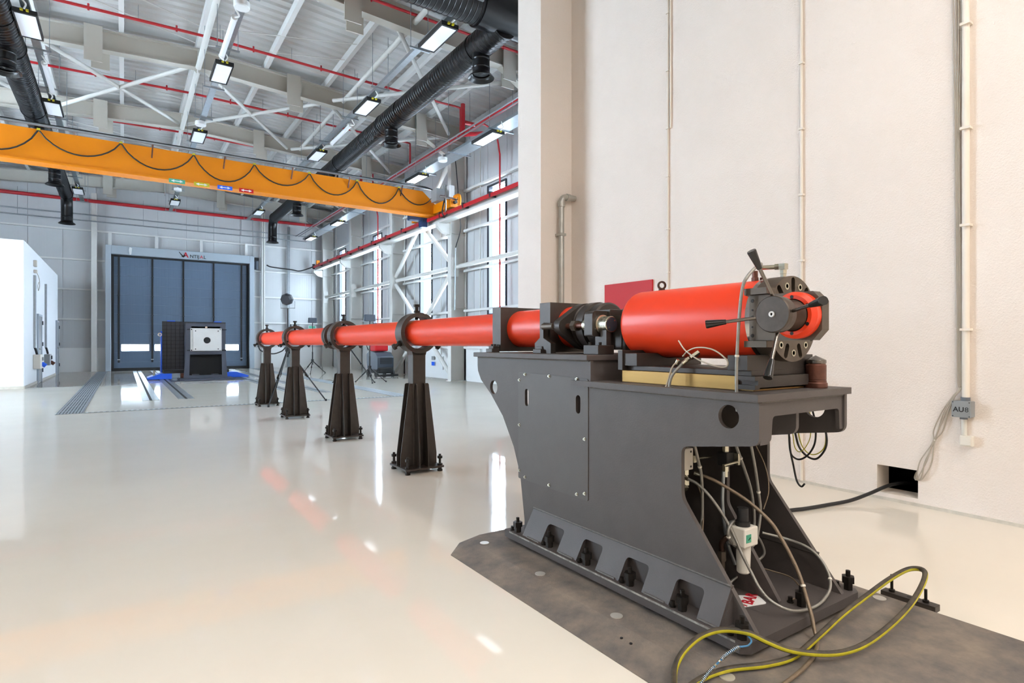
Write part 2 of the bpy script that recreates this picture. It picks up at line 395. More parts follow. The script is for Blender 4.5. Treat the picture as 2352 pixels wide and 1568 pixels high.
for x in SX:
    st = obj('strap', MB().box(x - 0.035, x + 0.035, YF - 0.065, YF - 0.05, 0.36, 4.97), 'black', d1)
    obj('strap_buckle', MB().box(x - 0.05, x + 0.05, YF - 0.075, YF - 0.065, 0.47, 0.5), 'white', st)
    for z in (1.6, 2.43, 3.27, 4.1): obj('strap_buckle', MB().box(x - 0.05, x + 0.05, YF - 0.072, YF - 0.065, z - 0.02, z + 0.02), 'charcoal', st)
mo = thing('door_motor', 'dark grey geared motor at the top right corner of the roll-up door', 'motor', (5.2, YF - 0.2, 4.75))
obj('motor_body', MB().cyl((5.3, YF - 0.2, 4.75), (5.3, YF - 0.2, 5.15), 0.09), 'scrub', mo)
obj('gear_head', MB().box(5.2, 5.4, YF - 0.3, YF - 0.1, 5.15, 5.32), 'black', mo, bev=0.01)
# the door maker's lettering on the header
place_text('A', 0.30, 'lettering', 'redink', d1, (2.31, YF - 0.365, 5.17), (1, 0, 0), (0, 0, 1), bold=0.012)
place_text('NTIJ', 0.2, 'lettering', 'blackink', d1, (2.66, YF - 0.365, 5.13), (1, 0, 0), (0, 0, 1), bold=0.004)
place_text('A', 0.2, 'lettering', 'redink', d1, (2.94, YF - 0.365, 5.13), (1, 0, 0), (0, 0, 1), bold=0.004)
place_text('L', 0.2, 'lettering', 'blackink', d1, (3.07, YF - 0.365, 5.13), (1, 0, 0), (0, 0, 1), bold=0.004)
obj('emblem', MB().prism([(2.04, 5.06), (2.14, 5.08), (2.26, 5.2), (2.2, 5.26), (2.3, 5.12), (2.22, 5.08)], [], 'y', YF - 0.37, YF - 0.362).prism([(2.03, 5.3), (2.06, 5.3), (2.26, 5.08), (2.2, 5.06)], [], 'y', YF - 0.37, YF - 0.362), 'blackink', d1)
single('hanging_tag', MB().prism([(0.2, 5.0), (0.26, 5.02), (0.29, 5.3), (0.2, 5.33), (0.17, 5.2)], [], 'y', YF - 0.42, YF - 0.39), 'white', 'small white tube hanging from the left end of the door header', 'tag')

# ---- right hall wall: cladding, windows, girts, columns, bracing
def bay_windows(y0): return [(y0 + 0.3, y0 + 1.25), (y0 + 2.4, y0 + 3.4)]
WZ0, WZ1 = 2.0, 5.85
wins = []
for y0 in (6.5, 11.25, 16.0, 20.75, 25.5): wins += bay_windows(y0)
wins = [(a, b) for a, b in wins if a > 6.5]
wh = struct('wall_right_hall', MB().prism([(6.16, 0), (YF + 0.1, 0), (YF + 0.1, 8.2), (6.16, 8.2)], [[(a - 0.01, WZ0), (b + 0.01, WZ0), (b + 0.01, WZ1), (a - 0.01, WZ1)] for a, b in wins], 'x', XR + 0.1, XR + 0.2), 'clad')
edges = sorted(set([6.2, YF] + [e for a, b in wins for e in (a - 0.02, b + 0.02)]))
for i in range(len(edges) - 1):
    a, b = edges[i], edges[i + 1]
    isw = any(abs(a - (p - 0.02)) < 1e-6 for p, q in wins)
    n = max(1, round((b - a) / 1.0))
    for k in range(n):
        p, q = a + (b - a) * k / n + 0.006, a + (b - a) * (k + 1) / n - 0.006
        if isw:
            obj('cladding_panel', MB().box(XR + 0.04, XR + 0.1, p, q, 1.05, WZ0), 'clad', wh)
            obj('cladding_panel', MB().box(XR + 0.04, XR + 0.1, p, q, WZ1, 8.1), 'clad', wh)
        else: obj('cladding_panel', MB().box(XR + 0.04, XR + 0.1, p, q, 1.05, 8.1), 'clad', wh)
obj('plinth', MB().box(XR - 0.02, XR + 0.1, 6.2, YF, 0, 1.05), 'white', wh)
for i, (a, b) in enumerate(wins):
    f = MB().prism([(a, WZ0), (b, WZ0), (b, WZ1), (a, WZ1)], [[(a + 0.03, WZ0 + 0.06), (b - 0.11, WZ0 + 0.06), (b - 0.11, WZ1 - 0.07), (a + 0.03, WZ1 - 0.07)]], 'x', XR - 0.0, XR + 0.14)
    wo = struct('window_%d' % (i + 1), f, 'charcoal')
    obj('pane', MB().box(XR + 0.08, XR + 0.085, a + 0.03, b - 0.11, WZ0 + 0.06, WZ1 - 0.07), 'glass', wo)
for i in range(2, 7):
    a, b = FR[i] + 0.13, FR[i + 1] - 0.13
    for z in (1.05, 2.2, 3.45, 4.7, 5.95, 7.2):
        obj('girt', MB().box(XR - 0.12, XR - 0.02, a, b, z - 0.035, z + 0.035), 'girt', wh)
    ym = (FR[i] + FR[i + 1]) / 2
    for y in (FR[i] + 1.5, ym + 1.3):
        obj('sag_rod', MB().cyl((XR - 0.07, y, 0.8), (XR - 0.07, y, 7.2), 0.015, n=6), 'steelw', wh)
    if i >= 3:
        st = obj('strut_tube', MB().cyl((8.55, a + 0.25, 3.55), (8.55, b - 0.1, 3.55), 0.065, n=14), 'steelw', wh)
def col_web(y):
    m = MB().box(8.42, XR - 0.02, y - 0.006, y + 0.006, 0.02, 7.4)
    m.box(8.40, 8.42, y - 0.11, y + 0.11, 0.02, 7.45); m.box(XR - 0.02, XR + 0.0, y - 0.11, y + 0.11, 0.02, 7.45)
    m.box(8.36, XR, y - 0.15, y + 0.15, 0.0, 0.02)
    for z in (2.3, 3.4, 4.6, 6.0): m.box(8.42, XR - 0.02, y - 0.1, y + 0.1, z, z + 0.012)
    return m
for y in FR[3:]:
    yy = y if y < 29 else 29.85
    co = obj('column', col_web(yy), 'steelw', wh)
    obj('crane_bracket', MB().prism([(8.4, 4.9), (7.95, 4.9), (7.95, 4.78), (8.15, 4.6), (8.4, 4.55)], [], 'y', yy - 0.07, yy + 0.07), 'steelw', co)
    obj('gusset_plate', MB().box(8.42, 8.66, yy - 0.13, yy - 0.11, 3.25, 3.85).box(8.42, 8.66, yy + 0.11, yy + 0.13, 3.25, 3.85), 'steelw', co)
ya, yb = 16.15, 20.6
for (p, q) in (((ya, 0.15), (yb, 3.4)), ((ya, 3.4), (yb, 0.15)), ((ya, 3.7), (yb, 7.0)), ((ya, 7.0), (yb, 3.7))):
    obj('brace_tube', MB().cyl((8.55, p[0], p[1]), (8.55, q[0], q[1]), 0.07, n=14), 'steelw', wh)

# ---- roof: deck sheets, purlins, portal beams, bracing
ce = struct('ceiling', MB().prism([(XL, zr(XL) + 0.80), (RIDGE, zr(RIDGE) + 0.80), (XR + 0.1, zr(XR + 0.1) + 0.80), (XR + 0.1, zr(XR + 0.1) + 0.86), (RIDGE, zr(RIDGE) + 0.86), (XL, zr(XL) + 0.86)], [], 'y', YB, YF + 0.2), 'deck')
def sheet(y0, y1, x0, x1):
    m = MB(); per = 0.28; n = int((y1 - y0) / per); pts = []
    for i in range(n):
        y = y0 + i * per
        pts += [(y, 0.0), (y + 0.13, 0.0), (y + 0.17, 0.04), (y + 0.24, 0.04)]
    pts.append((y0 + n * per, 0.0)); 
    if pts[-1][0] < y1 - 0.01: pts.append((y1, 0.0))
    vs = []; 
    for y, h in pts: vs += [(x0, y, zr(x0) + 0.66 + h), (x1, y, zr(x1) + 0.66 + h)]
    m.add(vs, [(2 * i, 2 * i + 1, 2 * i + 3, 2 * i + 2) for i in range(len(pts) - 1)])
    return m
for i in range(len(FR) - 1):
    y1 = FR[i + 1] if i < len(FR) - 2 else YF + 0.2
    for (x0, x1) in ((XL, -2.0), (-2.0, RIDGE), (RIDGE, 5.2), (5.2, XR + 0.1)):
        if i < 2 and x0 >= RIDGE and x0 > 4: continue
        obj('roof_sheet', sheet(FR[i], y1, x0, x1), 'deck', ce)
for k in range(-6, 6):
    x = RIDGE + 1.55 * k
    if x < XL or x > XR: continue
    z = zr(x) + 0.47
    for (y0, y1) in ((1.75, 6.5), (6.5, 11.25), (11.25, 16), (16, 20.75), (20.75, 25.5), (25.5, 30.1)):
        obj('purlin', MB().box(x - 0.05, x + 0.05, y0, y1 - 0.01, z, z + 0.012).box(x - 0.05, x - 0.042, y0, y1 - 0.01, z + 0.012, z + 0.18).box(x - 0.05, x + 0.05, y0, y1 - 0.01, z + 0.18, z + 0.188), 'girt', ce)
def half_i(y, x0, x1):
    m = MB(); h = 0.46
    def par(a, b, w0, w1): m.prism([(x0, zr(x0) + a), (x1, zr(x1) + a), (x1, zr(x1) + b), (x0, zr(x0) + b)], [], 'y', y + w0, y + w1)
    par(0.0, 0.02, -0.11, 0.11); par(0.02, h - 0.02, -0.007, 0.007); par(h - 0.02, h, -0.11, 0.11)
    return m
for y in FR[1:]:
    yy = y if y < 29 else 29.85
    xe = XR if y > 6.2 else 4.7
    b = obj('roof_beam', half_i(yy, XL, RIDGE), 'beam', ce)
    b2 = obj('roof_beam', half_i(yy, RIDGE, xe), 'beam', ce)
    obj('splice_plate', MB().box(RIDGE - 0.012, RIDGE + 0.012, yy - 0.11, yy + 0.11, zr(RIDGE) - 0.12, zr(RIDGE) + 0.46), 'steelw', b)
    for x in (-4.8, -0.57, 3.72, 7.4):
        if x > xe: continue
        obj('stay_plate', MB().box(x - 0.17, x + 0.17, yy - 0.15, yy - 0.12, zr(x) - 0.3, zr(x) + 0.5), 'beam', b if x < RIDGE else b2)
        obj('stay_plate', MB().box(x - 0.05, x + 0.3, yy + 0.12, yy + 0.15, zr(x) - 0.35, zr(x) + 0.3), 'beam', b if x < RIDGE else b2)
# haunches at the columns
for y in FR[3:]:
    yy = y if y < 29 else 29.85
    obj('haunch', MB().prism([(8.42, 7.46), (7.2, zr(7.2)), (8.42, zr(8.42))], [], 'y', yy - 0.006, yy + 0.006).prism([(8.42, 6.9), (8.42, 6.92), (7.2, zr(7.2) + 0.02), (7.2, zr(7.2))], [], 'y', yy - 0.1, yy + 0.1), 'beam', ce)
def brace(p, q, r=0.05): obj('roof_brace', MB().cyl(p, q, r, n=12), 'steelw', ce)
for (y0, y1) in ((16.15, 20.6), (11.4, 15.85)):
    for (x0, x1) in ((-1.6, 1.4), (1.6, 4.6), (4.75, 8.3), (-4.7, -1.75)):
        if y0 < 16 and x0 < 4.7: continue
        z0, z1 = zr(x0) + 0.12, zr(x1) + 0.12
        brace((x0, y0, z0), (x1, y1, z1)); brace((x0, y1, z0), (x1, y0, z1))
for y0, y1 in ((6.6, 11.15), (11.35, 15.9), (16.1, 20.65), (20.85, 25.4)):
    for x in (RIDGE, ):
        brace((x, y0, zr(x) + 0.0), (x, y1, zr(x) + 0.0), 0.065)
    brace((5.05, y0, zr(5.05) + 0.2), (5.05, y1, zr(5.05) + 0.2), 0.06)
for y in FR[3:7]:
    for x in (0.0, 3.05, 6.15):
        brace((x, y, zr(x) + 0.05), (x + 0.3, y + 0.95, zr(x) + 0.5), 0.03)
for y in (13.3, 14.2, 18.0, 22.9, 23.4):
    brace((-1.5, y, zr(-1.5) + 0.5), (1.4, y + 1.4, zr(1.4) + 0.45), 0.012)
    brace((1.6, y + 1.4, zr(1.6) + 0.45), (4.6, y, zr(4.6) + 0.5), 0.012)

# ================================================================== THINGS IN THE HALL
# ---- gun support base of target and floor inlays
def grating(name, x0, x1, y0, y1, label, along):
    t = thing(name, label, 'grating', ((x0 + x1) / 2, (y0 + y1) / 2, 0))
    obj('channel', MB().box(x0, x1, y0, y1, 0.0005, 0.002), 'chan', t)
    obj('edge_angle', MB().box(x0, x0 + 0.012, y0, y1, 0.002, 0.007), 'grate', t)
    obj('edge_angle', MB().box(x1 - 0.012, x1, y0, y1, 0.002, 0.007), 'grate', t)
    obj('edge_angle', MB().box(x0 + 0.012, x1 - 0.012, y0, y0 + 0.012, 0.002, 0.007), 'grate', t)
    return t
def bars_along(t, x0, x1, y0, y1, n, along, rail_n):
    # bearing bars as parts, the fine cross rods as stuff
    b0 = None
    for i in range(n):
        if along == 'y':
            x = x0 + (x1 - x0) * (i + 0.5) / n; m = MB().box(x - 0.012, x + 0.012, y0, y1, 0.002, 0.007)
        else:
            x = x0 + (x1 - x0) * (i + 0.5) / n; m = MB().box(x - 0.018, x + 0.018, y0, y1, 0.002, 0.007)
        obj('bearing_bar', m, 'grate', t)
    cr_ = MB()
    for k in range(rail_n):
        y = y0 + (y1 - y0) * (k + 0.5) / rail_n; cr_.box(x0, x1, y - 0.008, y + 0.008, 0.002, 0.005)
    obj('cross_rod', cr_, 'grate', t, kind='stuff')
t = grating('floor_grating', -0.94, -0.57, 12.0, 29.7, 'wide galvanised floor grating running beside the white booth to the door', 'y')
bars_along(t, -0.93, -0.58, 12.01, 29.7, 8, 'y', 18)
t = grating('floor_grating', 5.0, 5.36, 12.15, 29.7, 'galvanised floor grating on the window side beyond the tripods', 'y')
bars_along(t, 5.01, 5.35, 12.16, 29.7, 8, 'y', 18)
t = grating('drain_grating', -0.57, 5.36, 12.0, 12.13, 'narrow slotted drain grating crossing the floor behind the farthest pipe stand', 'x')
bars_along(t, -0.56, 5.35, 12.01, 12.12, 74, 'x', 1)
for nm, x in (('leftmost bright steel floor rail with a dark slot, nearest the grating', 0.46), ('bright steel floor rail with a dark slot running under the blue fixture base', 1.1), ('bright steel floor rail with a dark slot, just right of the pipe stands', 3.39), ('bright steel floor rail with a dark slot, nearest the window-side grating', 4.03)):
    t = thing('floor_rail', nm, 'rail', (x, 14.0, 0), 'slotted rails in the hall floor')
    obj('rail_strip', MB().box(x - 0.15, x - 0.025, 14.0, 29.6, 0.0005, 0.005), 'rail', t)
    obj('rail_strip', MB().box(x + 0.025, x + 0.15, 14.0, 29.6, 0.0005, 0.005), 'rail', t)
    obj('slot', MB().box(x - 0.025, x + 0.025, 14.0, 29.6, 0.0003, 0.0016), 'black', t)

# ---- white booth
bo = thing('control_booth', 'windowless white rendered booth standing along the left side of the hall', 'booth', (-3.5, 24, 0))
obj('booth_walls', MB().box(-6.5, -2.15, 19.5, 28.6, 0, 3.86), 'boothw', bo, bev=0.02)
obj('skirting', MB().box(-2.15, -2.135, 19.5, 28.6, 0, 0.07).box(-6.5, -2.15, 19.485, 19.5, 0, 0.07), 'sealant', bo)
for y0, y1 in ((22.05, 22.97), (27.72, 28.5)):
    dr = obj('door', MB().box(-2.15, -2.12, y0 + 0.06, y1 - 0.06, 0.02, 2.0), 'boxgrey', bo)
    obj('door_frame', MB().box(-2.15, -2.1, y0, y0 + 0.06, 0, 2.06).box(-2.15, -2.1, y1 - 0.06, y1, 0, 2.06).box(-2.15, -2.1, y0 + 0.06, y1 - 0.06, 2.0, 2.06), 'frame', dr)
    obj('door_handle', MB().box(-2.12, -2.07, y0 + 0.1, y0 + 0.13, 1.0, 1.03).box(-2.08, -2.06, y0 + 0.1, y0 + 0.22, 1.0, 1.03), 'zinc', dr)
    for z in (0.3, 1.1, 1.75): obj('hinge', MB().cyl((-2.085, y1 - 0.05, z), (-2.085, y1 - 0.05, z + 0.12), 0.014, n=8), 'charcoal', dr)
t = thing('socket_box', 'grey socket box with blue outlet on the booth wall, nearest its front corner', 'socket box', (-2.15, 21.6, 0.45))
obj('box', MB().box(-2.15, -1.98, 21.2, 21.85, 0.45, 0.86), 'offwhite', t, bev=0.015)
obj('outlet', MB().cyl((-2.0, 21.62, 0.6), (-1.9, 21.62, 0.52), 0.06), 'blue', t)
obj('switch', MB().box(-1.98, -1.95, 21.56, 21.66, 0.68, 0.78), 'boxgrey', t)
t = thing('socket_box', 'grey socket box with dark red outlet on the booth wall, between its doors', 'socket box', (-2.15, 24.3, 0.45))
obj('box', MB().box(-2.15, -2.0, 23.95, 24.5, 0.47, 0.83), 'boxgrey', t, bev=0.015)
obj('outlet', MB().cyl((-2.02, 24.35, 0.58), (-1.92, 24.35, 0.5), 0.055), 'rust', t)
obj('switch', MB().box(-2.0, -1.97, 24.3, 24.4, 0.66, 0.78), 'charcoal', t)
for y, z1, lb in ((21.34, 3.13, 'wide grey trunking rising from the blue socket box on the booth'), (24.15, 3.12, 'thin grey trunking rising from the dark red socket box on the booth')):
    t = thing('cable_trunking', lb, 'trunking', (-2.15, y, 1.06))
    wd = 0.06 if y < 22 else 0.03
    obj('trunking_channel', MB().box(-2.15, -2.09, y - wd, y + wd, 1.05, z1), 'galv', t, bev=0.006)
    obj('flexible_tail', MB().tube(cr([(-2.12, y, 1.06), (-2.1, y + 0.04, 0.98), (-2.08, y + 0.12, 0.85)]), 0.03), 'rubber', t)
t = thing('wall_sensor', 'small white sensor box with a loose loop of wire high on the booth', 'sensor', (-2.15, 21.4, 3.3))
obj('sensor_case', MB().box(-2.15, -2.07, 21.28, 21.42, 3.38, 3.56), 'offwhite', t, bev=0.01)
obj('junction_case', MB().box(-2.15, -2.07, 21.33, 21.48, 3.2, 3.29), 'offwhite', t, bev=0.008)
obj('wire_loop', MB().tube(cr([(-2.1, 21.48, 3.25), (-2.08, 21.9, 3.1), (-2.08, 22.0, 2.9), (-2.08, 21.75, 2.72), (-2.08, 21.6, 2.85), (-2.08, 21.85, 2.98)]), 0.007, 6), 'greycable', t)

# ---- overhead crane
GY = 16.4
t = thing('overhead_crane', 'yellow single-girder overhead travelling crane spanning the hall under the roof', 'crane', (3.0, GY, 5.1))
gz0, gz1 = 5.14, 5.86
gm = MB().box(-8.0, 7.2, GY - 0.13, GY + 0.13, gz0 + 0.03, gz1)
gm.prism([(7.2, gz0 + 0.03), (8.1, gz0 + 0.03), (8.1, gz0 + 0.32), (7.62, gz1), (7.2, gz1)], [], 'y', GY - 0.13, GY + 0.13)
gi = obj('girder', gm, 'crane', t)
obj('bottom_flange', MB().box(-8.0, 8.0, GY - 0.2, GY + 0.2, gz0 - 0.01, gz0 + 0.03), 'crane', t)
obj('end_carriage', MB().box(7.98, 8.24, GY - 1.3, GY + 1.5, gz0 + 0.06, gz0 + 0.34), 'crane', t, bev=0.01)
for s in (-1, 1): obj('buffer', MB().cyl((8.1, GY + 0.1 + s * 1.4, gz0 + 0.2), (8.1, GY + 0.1 + s * 1.5, gz0 + 0.2), 0.05), 'rubber', t)
obj('wheel_guard', MB().tube(cr([(8.1, GY - 1.3, gz0 + 0.36), (8.1, GY - 1.55, gz0 + 0.36), (8.1, GY - 1.62, gz0 + 0.2), (8.1, GY - 1.58, gz0 + 0.05)]), 0.05), 'crane', t)
obj('travel_motor', MB().box(7.35, 7.75, GY + 0.2, GY + 0.42, gz0 - 0.12, gz0 + 0.08).box(7.75, 7.95, GY + 0.2, GY + 0.45, gz0 - 0.3, gz0 + 0.06), 'navy', t, bev=0.02)
obj('control_cabinet', MB().box(7.8, 8.12, GY - 0.72, GY - 0.35, gz0 + 0.34, gz0 + 0.72), 'boxgrey', t, bev=0.01)
obj('top_rail', MB().box(-8.0, 7.9, GY - 0.24, GY - 0.19, gz1 + 0.05, gz1 + 0.09), 'galv', t)
obj('top_cable', MB().tube(cr([(x, GY - 0.22, gz1 + 0.105 + 0.02 * math.sin(x * 4)) for x in [-8 + 0.8 * i for i in range(20)]] + [(7.7, GY - 0.3, gz1 + 0.08), (8.05, GY - 0.6, gz1 - 0.2)]), 0.018, 6), 'black', t)
for x in (-5.9, -3.2, -0.93, 0.55, 2.15, 3.55, 4.95, 6.2, 7.3):
    obj('rail_arm', MB().bar((x, GY - 0.1, gz1 + 0.0), (x, GY - 0.2, gz1 + 0.07), 0.04, 0.03), 'galv', t)
for x in (0.55, 2.1, 3.75, 5.3, 6.9):
    obj('end_stop_arm', MB().bar((x, GY - 0.13, gz1 - 0.25), (x + 0.02, GY - 0.23, gz1 + 0.05), 0.025, 0.03), 'rust', t)
FX = [-5.9, -4.5, -3.0, -1.55, -0.06, 1.43, 2.82, 4.22, 5.55, 6.83, 8.0]
for i in range(len(FX) - 1):
    a, b = FX[i], FX[i + 1]; pts = []
    dep = 0.5 + 0.06 * ((i * 7) % 3 - 1)
    for k in range(13):
        s = k / 12; pts.append((a + (b - a) * (0.5 - 0.5 * math.cos(PI * s)) if False else a + (b - a) * s, GY - 0.17 - 0.03 * math.sin(PI * s), gz1 - 0.02 - dep * (1 - (2 * s - 1) ** 2) ** 0.8))
    fc = obj('festoon_cable', MB().tube(pts, 0.017, 6), 'rubber', t)
    obj('festoon_carrier', MB().box(a - 0.03, a + 0.03, GY - 0.19, GY - 0.14, gz1 - 0.035, gz1 + 0.01), 'yellow', t)
for x, c in ((1.07, 'green'), (1.6, 'yellow'), (2.12, 'blue'), (2.62, 'signred')):
    dp = obj('direction_plate', MB().box(x - 0.17, x + 0.17, GY - 0.215, GY - 0.2, gz0 - 0.07, gz0 + 0.025), c, t)
    obj('arrow_mark', MB().prism([(x - 0.13, gz0 - 0.022), (x - 0.06, gz0 + 0.01), (x - 0.06, gz0 - 0.012), (x + 0.06, gz0 - 0.012), (x + 0.06, gz0 + 0.01), (x + 0.13, gz0 - 0.022), (x + 0.06, gz0 - 0.054), (x + 0.06, gz0 - 0.032), (x - 0.06, gz0 - 0.032), (x - 0.06, gz0 - 0.054)], [], 'y', GY - 0.218, GY - 0.215), 'white', dp)
obj('current_collector', MB().cyl((7.86, GY - 1.2, gz0 - 0.1), (7.86, GY - 1.2, gz0 + 0.7), 0.03).cyl((7.86, GY - 1.2, gz0 + 0.32), (8.2, GY - 1.35, gz0 + 0.3), 0.04).cyl((7.86, GY - 1.2, gz0 + 0.35), (7.7, GY - 1.15, gz0 + 0.36), 0.04), 'chrome', t)
obj('collector_cable', MB().tube(cr([(7.86, GY - 1.15, gz0 + 0.3), (7.78, GY - 1.2, gz0 + 0.1), (7.8, GY - 1.1, gz0 - 0.1), (7.88, GY - 1.1, gz0 - 0.2), (7.95, GY - 1.2, gz0 - 0.1)]), 0.022, 6), 'black', t)
# runway
t = thing('crane_runway', 'long crane runway beam along the window wall with a dark red conductor rail', 'crane rail', (8.1, 18, 4.9))
obj('runway_beam', MB().box(8.0, 8.26, 6.2, 29.8, 4.88, 4.9).box(8.12, 8.14, 6.2, 29.8, 4.9, 5.1).box(8.0, 8.26, 6.2, 29.8, 5.1, 5.12), 'steelw', t)
obj('rail_head', MB().box(8.08, 8.16, 6.2, 29.8, 5.12, 5.18), 'galv', t)
cd = obj('conductor_rail', MB().box(7.92, 7.98, 6.2, 29.75, 5.0, 5.1), 'sprink', t, bev=0.008)
for i in range(16):
    y = 7.0 + i * 1.45
    obj('rail_clamp', MB().box(7.905, 8.1, y, y + 0.05, 5.0, 5.14), 'charcoal', t)
obj('end_box', MB().box(7.9, 8.0, 29.75, 29.85, 4.95, 5.2), 'charcoal', t)

# ---- ventilation ducts
def rib_duct(p0, p1, r, n=28):
    p0, p1 = Vector(p0), Vector(p1); L = (p1 - p0).length; prof = [(0, 0.0001), (0, r)]; k = int(L / 0.1)
    for i in range(k):
        s = L * (i + 0.5) / k; prof += [(s - 0.012, r), (s, r + 0.006), (s + 0.012, r)]
    prof += [(L, r), (L, 0.0001)]
    return MB().lathe(p0, p1 - p0, prof, n)
def outlet(parent, x, y, z, drop=0.42, r=0.17):
    o = obj('outlet', MB().lathe((x, y, z), (0, 0, -1), [(0.0, r), (0.1, r), (0.12, r + 0.008), (0.14, r), (0.26, r), (0.28, r + 0.008), (0.3, r), (drop, r), (drop + 0.03, r + 0.06), (drop + 0.07, r + 0.09), (drop + 0.075, r + 0.085), (drop + 0.03, r + 0.03), (drop - 0.05, r - 0.01)], 24), 'duct', parent)
    obj('outlet_cone', MB().lathe((x, y, z - drop + 0.03), (0, 0, -1), [(0, 0.0001), (0, r - 0.012), (0.002, r - 0.012), (0.02, 0.05), (0.045, 0.0001)], 20), 'black', o)
t = thing('ventilation_duct', 'glossy black spiral duct along the right side of the roof with a cross trunk', 'duct', (5.7, 18, 6.9))
dz, dx = 6.92, 5.7
for a, b, r in ((8.7, 9.75, 0.255), (9.75, 13.3, 0.25), (13.3, 14.5, 0.26), (14.5, 18.3, 0.245), (18.3, 23.2, 0.235), (23.2, 27.9, 0.21)):
    obj('duct_section', rib_duct((dx, a, dz), (dx, b, dz), r), 'duct', t)
    obj('joint_collar', MB().cyl((dx, b - 0.03, dz), (dx, b + 0.03, dz), r + 0.015, n=28), 'duct', t)
obj('elbow', MB().tube([(dx, 27.9 + 0.45 * math.sin(a), dz - 0.45 * (1 - math.cos(a))) for a in [PI / 2 * i / 8 for i in range(9)]] + [(dx, 28.35, dz - 0.95)], 0.19, 20), 'duct', t)
outlet(t, dx, 28.35, dz - 0.7, 0.3, 0.19)
for y in (9.55, 14.05, 19.0, 23.8): outlet(t, dx, y, dz - 0.18, 0.4, 0.165)
for a, b, r in ((2.0, 5.15, 0.34), (5.15, 6.4, 0.37), (6.4, 9.0, 0.34)):
    obj('duct_section', rib_duct((a, 8.75, 7.12), (b, 8.75, 7.12), r) if r < 0.35 else MB().cyl((a, 8.75, 7.12), (b, 8.75, 7.12), r, n=32), 'duct', t)
t = thing('ventilation_duct', 'glossy black spiral duct along the left side of the roof above the booth', 'duct', (-1.8, 18, 6.9))
dx = -1.85
for a, b, r in ((5.0, 9.75, 0.25), (9.75, 13.3, 0.25), (13.3, 14.7, 0.26), (14.7, 18.3, 0.245), (18.3, 23.2, 0.235), (23.2, 27.9, 0.21)):
    obj('duct_section', rib_duct((dx, a, dz), (dx, b, dz), r), 'duct', t)
    obj('joint_collar', MB().cyl((dx, b - 0.03, dz), (dx, b + 0.03, dz), r + 0.015, n=28), 'duct', t)
obj('elbow', MB().tube([(dx, 27.9 + 0.45 * math.sin(a), dz - 0.45 * (1 - math.cos(a))) for a in [PI / 2 * i / 8 for i in range(9)]] + [(dx, 28.35, dz - 0.95)], 0.19, 20), 'duct', t)
outlet(t, dx, 28.35, dz - 0.7, 0.3, 0.19)
for y in (14.3, 19.0, 23.6): outlet(t, dx, y, dz - 0.18, 0.4, 0.165)

# ---- cable trays and lamps
def tray(x, lb, wd=0.13, z=7.0, y0=5.0, y1=29.6, hooks=True):
    t = thing('cable_tray', lb, 'cable tray', (x, 18, z), 'hall cable trays')
    obj('tray_channel', MB().box(x - wd / 2, x + wd / 2, y0, y1, z, z + 0.006).box(x - wd / 2, x - wd / 2 + 0.005, y0, y1, z + 0.006, z + 0.07).box(x + wd / 2 - 0.005, x + wd / 2, y0, y1, z + 0.006, z + 0.07), 'galv', t)
    y = y0 + 1.3
    while y < y1:
        for s in (-1, 1):
            if wd < 0.2 and s > 0 and not hooks: continue
            obj('hanger_rod', MB().cyl((x + s * (wd / 2 + 0.12), y, z - 0.02), (x + s * (wd / 2 + 0.12), y, zr(x) + 0.5), 0.007, n=6), 'galv', t)
        obj('hanger_rail', MB().box(x - wd / 2 - 0.15, x + wd / 2 + 0.15, y - 0.02, y + 0.02, z - 0.03, z - 0.001), 'galv', t)
        y += 2.1
    return t
tray(-1.42, 'galvanised cable tray beside the left black duct')
tray(1.7, 'galvanised cable tray under the roof ridge, middle of the three slim ones')
tray(4.85, 'galvanised cable tray just left of the right black duct')
t = tray(7.55, 'wide galvanised cable tray next to the dark red main pipe by the windows', 0.42, 6.32, 6.2, 29.5)
for k, dx_ in enumerate((-0.55, -0.42)):
    obj('conduit_run', MB().cyl((7.55 + dx_ + 1.0 * 0 + 0.8 * 0, 6.2, 6.45), (7.55 + dx_, 29.4, 6.45), 0.02, n=8), 'galv', t)
def lamp_proto(m, nm, lb):
    t = thing(nm, lb, 'lamp', (0, 0, 0), 'linear roof lamps', False)
    obj('housing', MB().box(-0.17, 0.17, -0.5, 0.5, 0.0, 0.035).box(-0.17, -0.145, -0.5, 0.5, -0.045, 0.0).box(0.145, 0.17, -0.5, 0.5, -0.045, 0.0).box(-0.145, 0.145, -0.5, -0.46, -0.045, 0.0).box(-0.145, 0.145, 0.46, 0.5, -0.045, 0.0), 'black', t)
    obj('diffuser', MB().box(-0.143, 0.143, -0.458, 0.458, -0.04, -0.002), m, t)
    obj('cable_gland', MB().box(-0.06, -0.02, -0.55, -0.5, -0.01, 0.02).box(0.02, 0.06, -0.55, -0.5, -0.01, 0.02), 'yellow', t)
    obj('lamp_lead', MB().tube(cr([(0, -0.56, 0.01), (0.03, -0.64, 0.06), (-0.03, -0.68, 0.13), (0.0, -0.62, 0.2)]), 0.014, 6), 'white', t)
    for y in (-0.3, 0.3): obj('suspension_stud', MB().cyl((0, y, 0.035), (0, y, 0.12), 0.012, n=6), 'white', t)
    return t
lp = lamp_proto('lampglass', 'linear_lamp', 'x'); first = True
ordn = ['nearest', 'second', 'third', 'fourth', 'farthest']
rows = ((-1.42, 'on the tray beside the left black duct', (13.4, 17.8, 22.3, 26.9), 6.88), (1.7, 'on the middle tray under the ridge', (9.3, 13.5, 18.0, 22.4, 26.9), 6.88), (4.85, 'on the tray left of the right black duct', (9.7, 13.5, 17.8, 22.4, 26.9), 6.88), (7.35, 'under the wide tray by the windows', (12.0, 16.1, 20.1, 23.9, 28.0), 6.18))
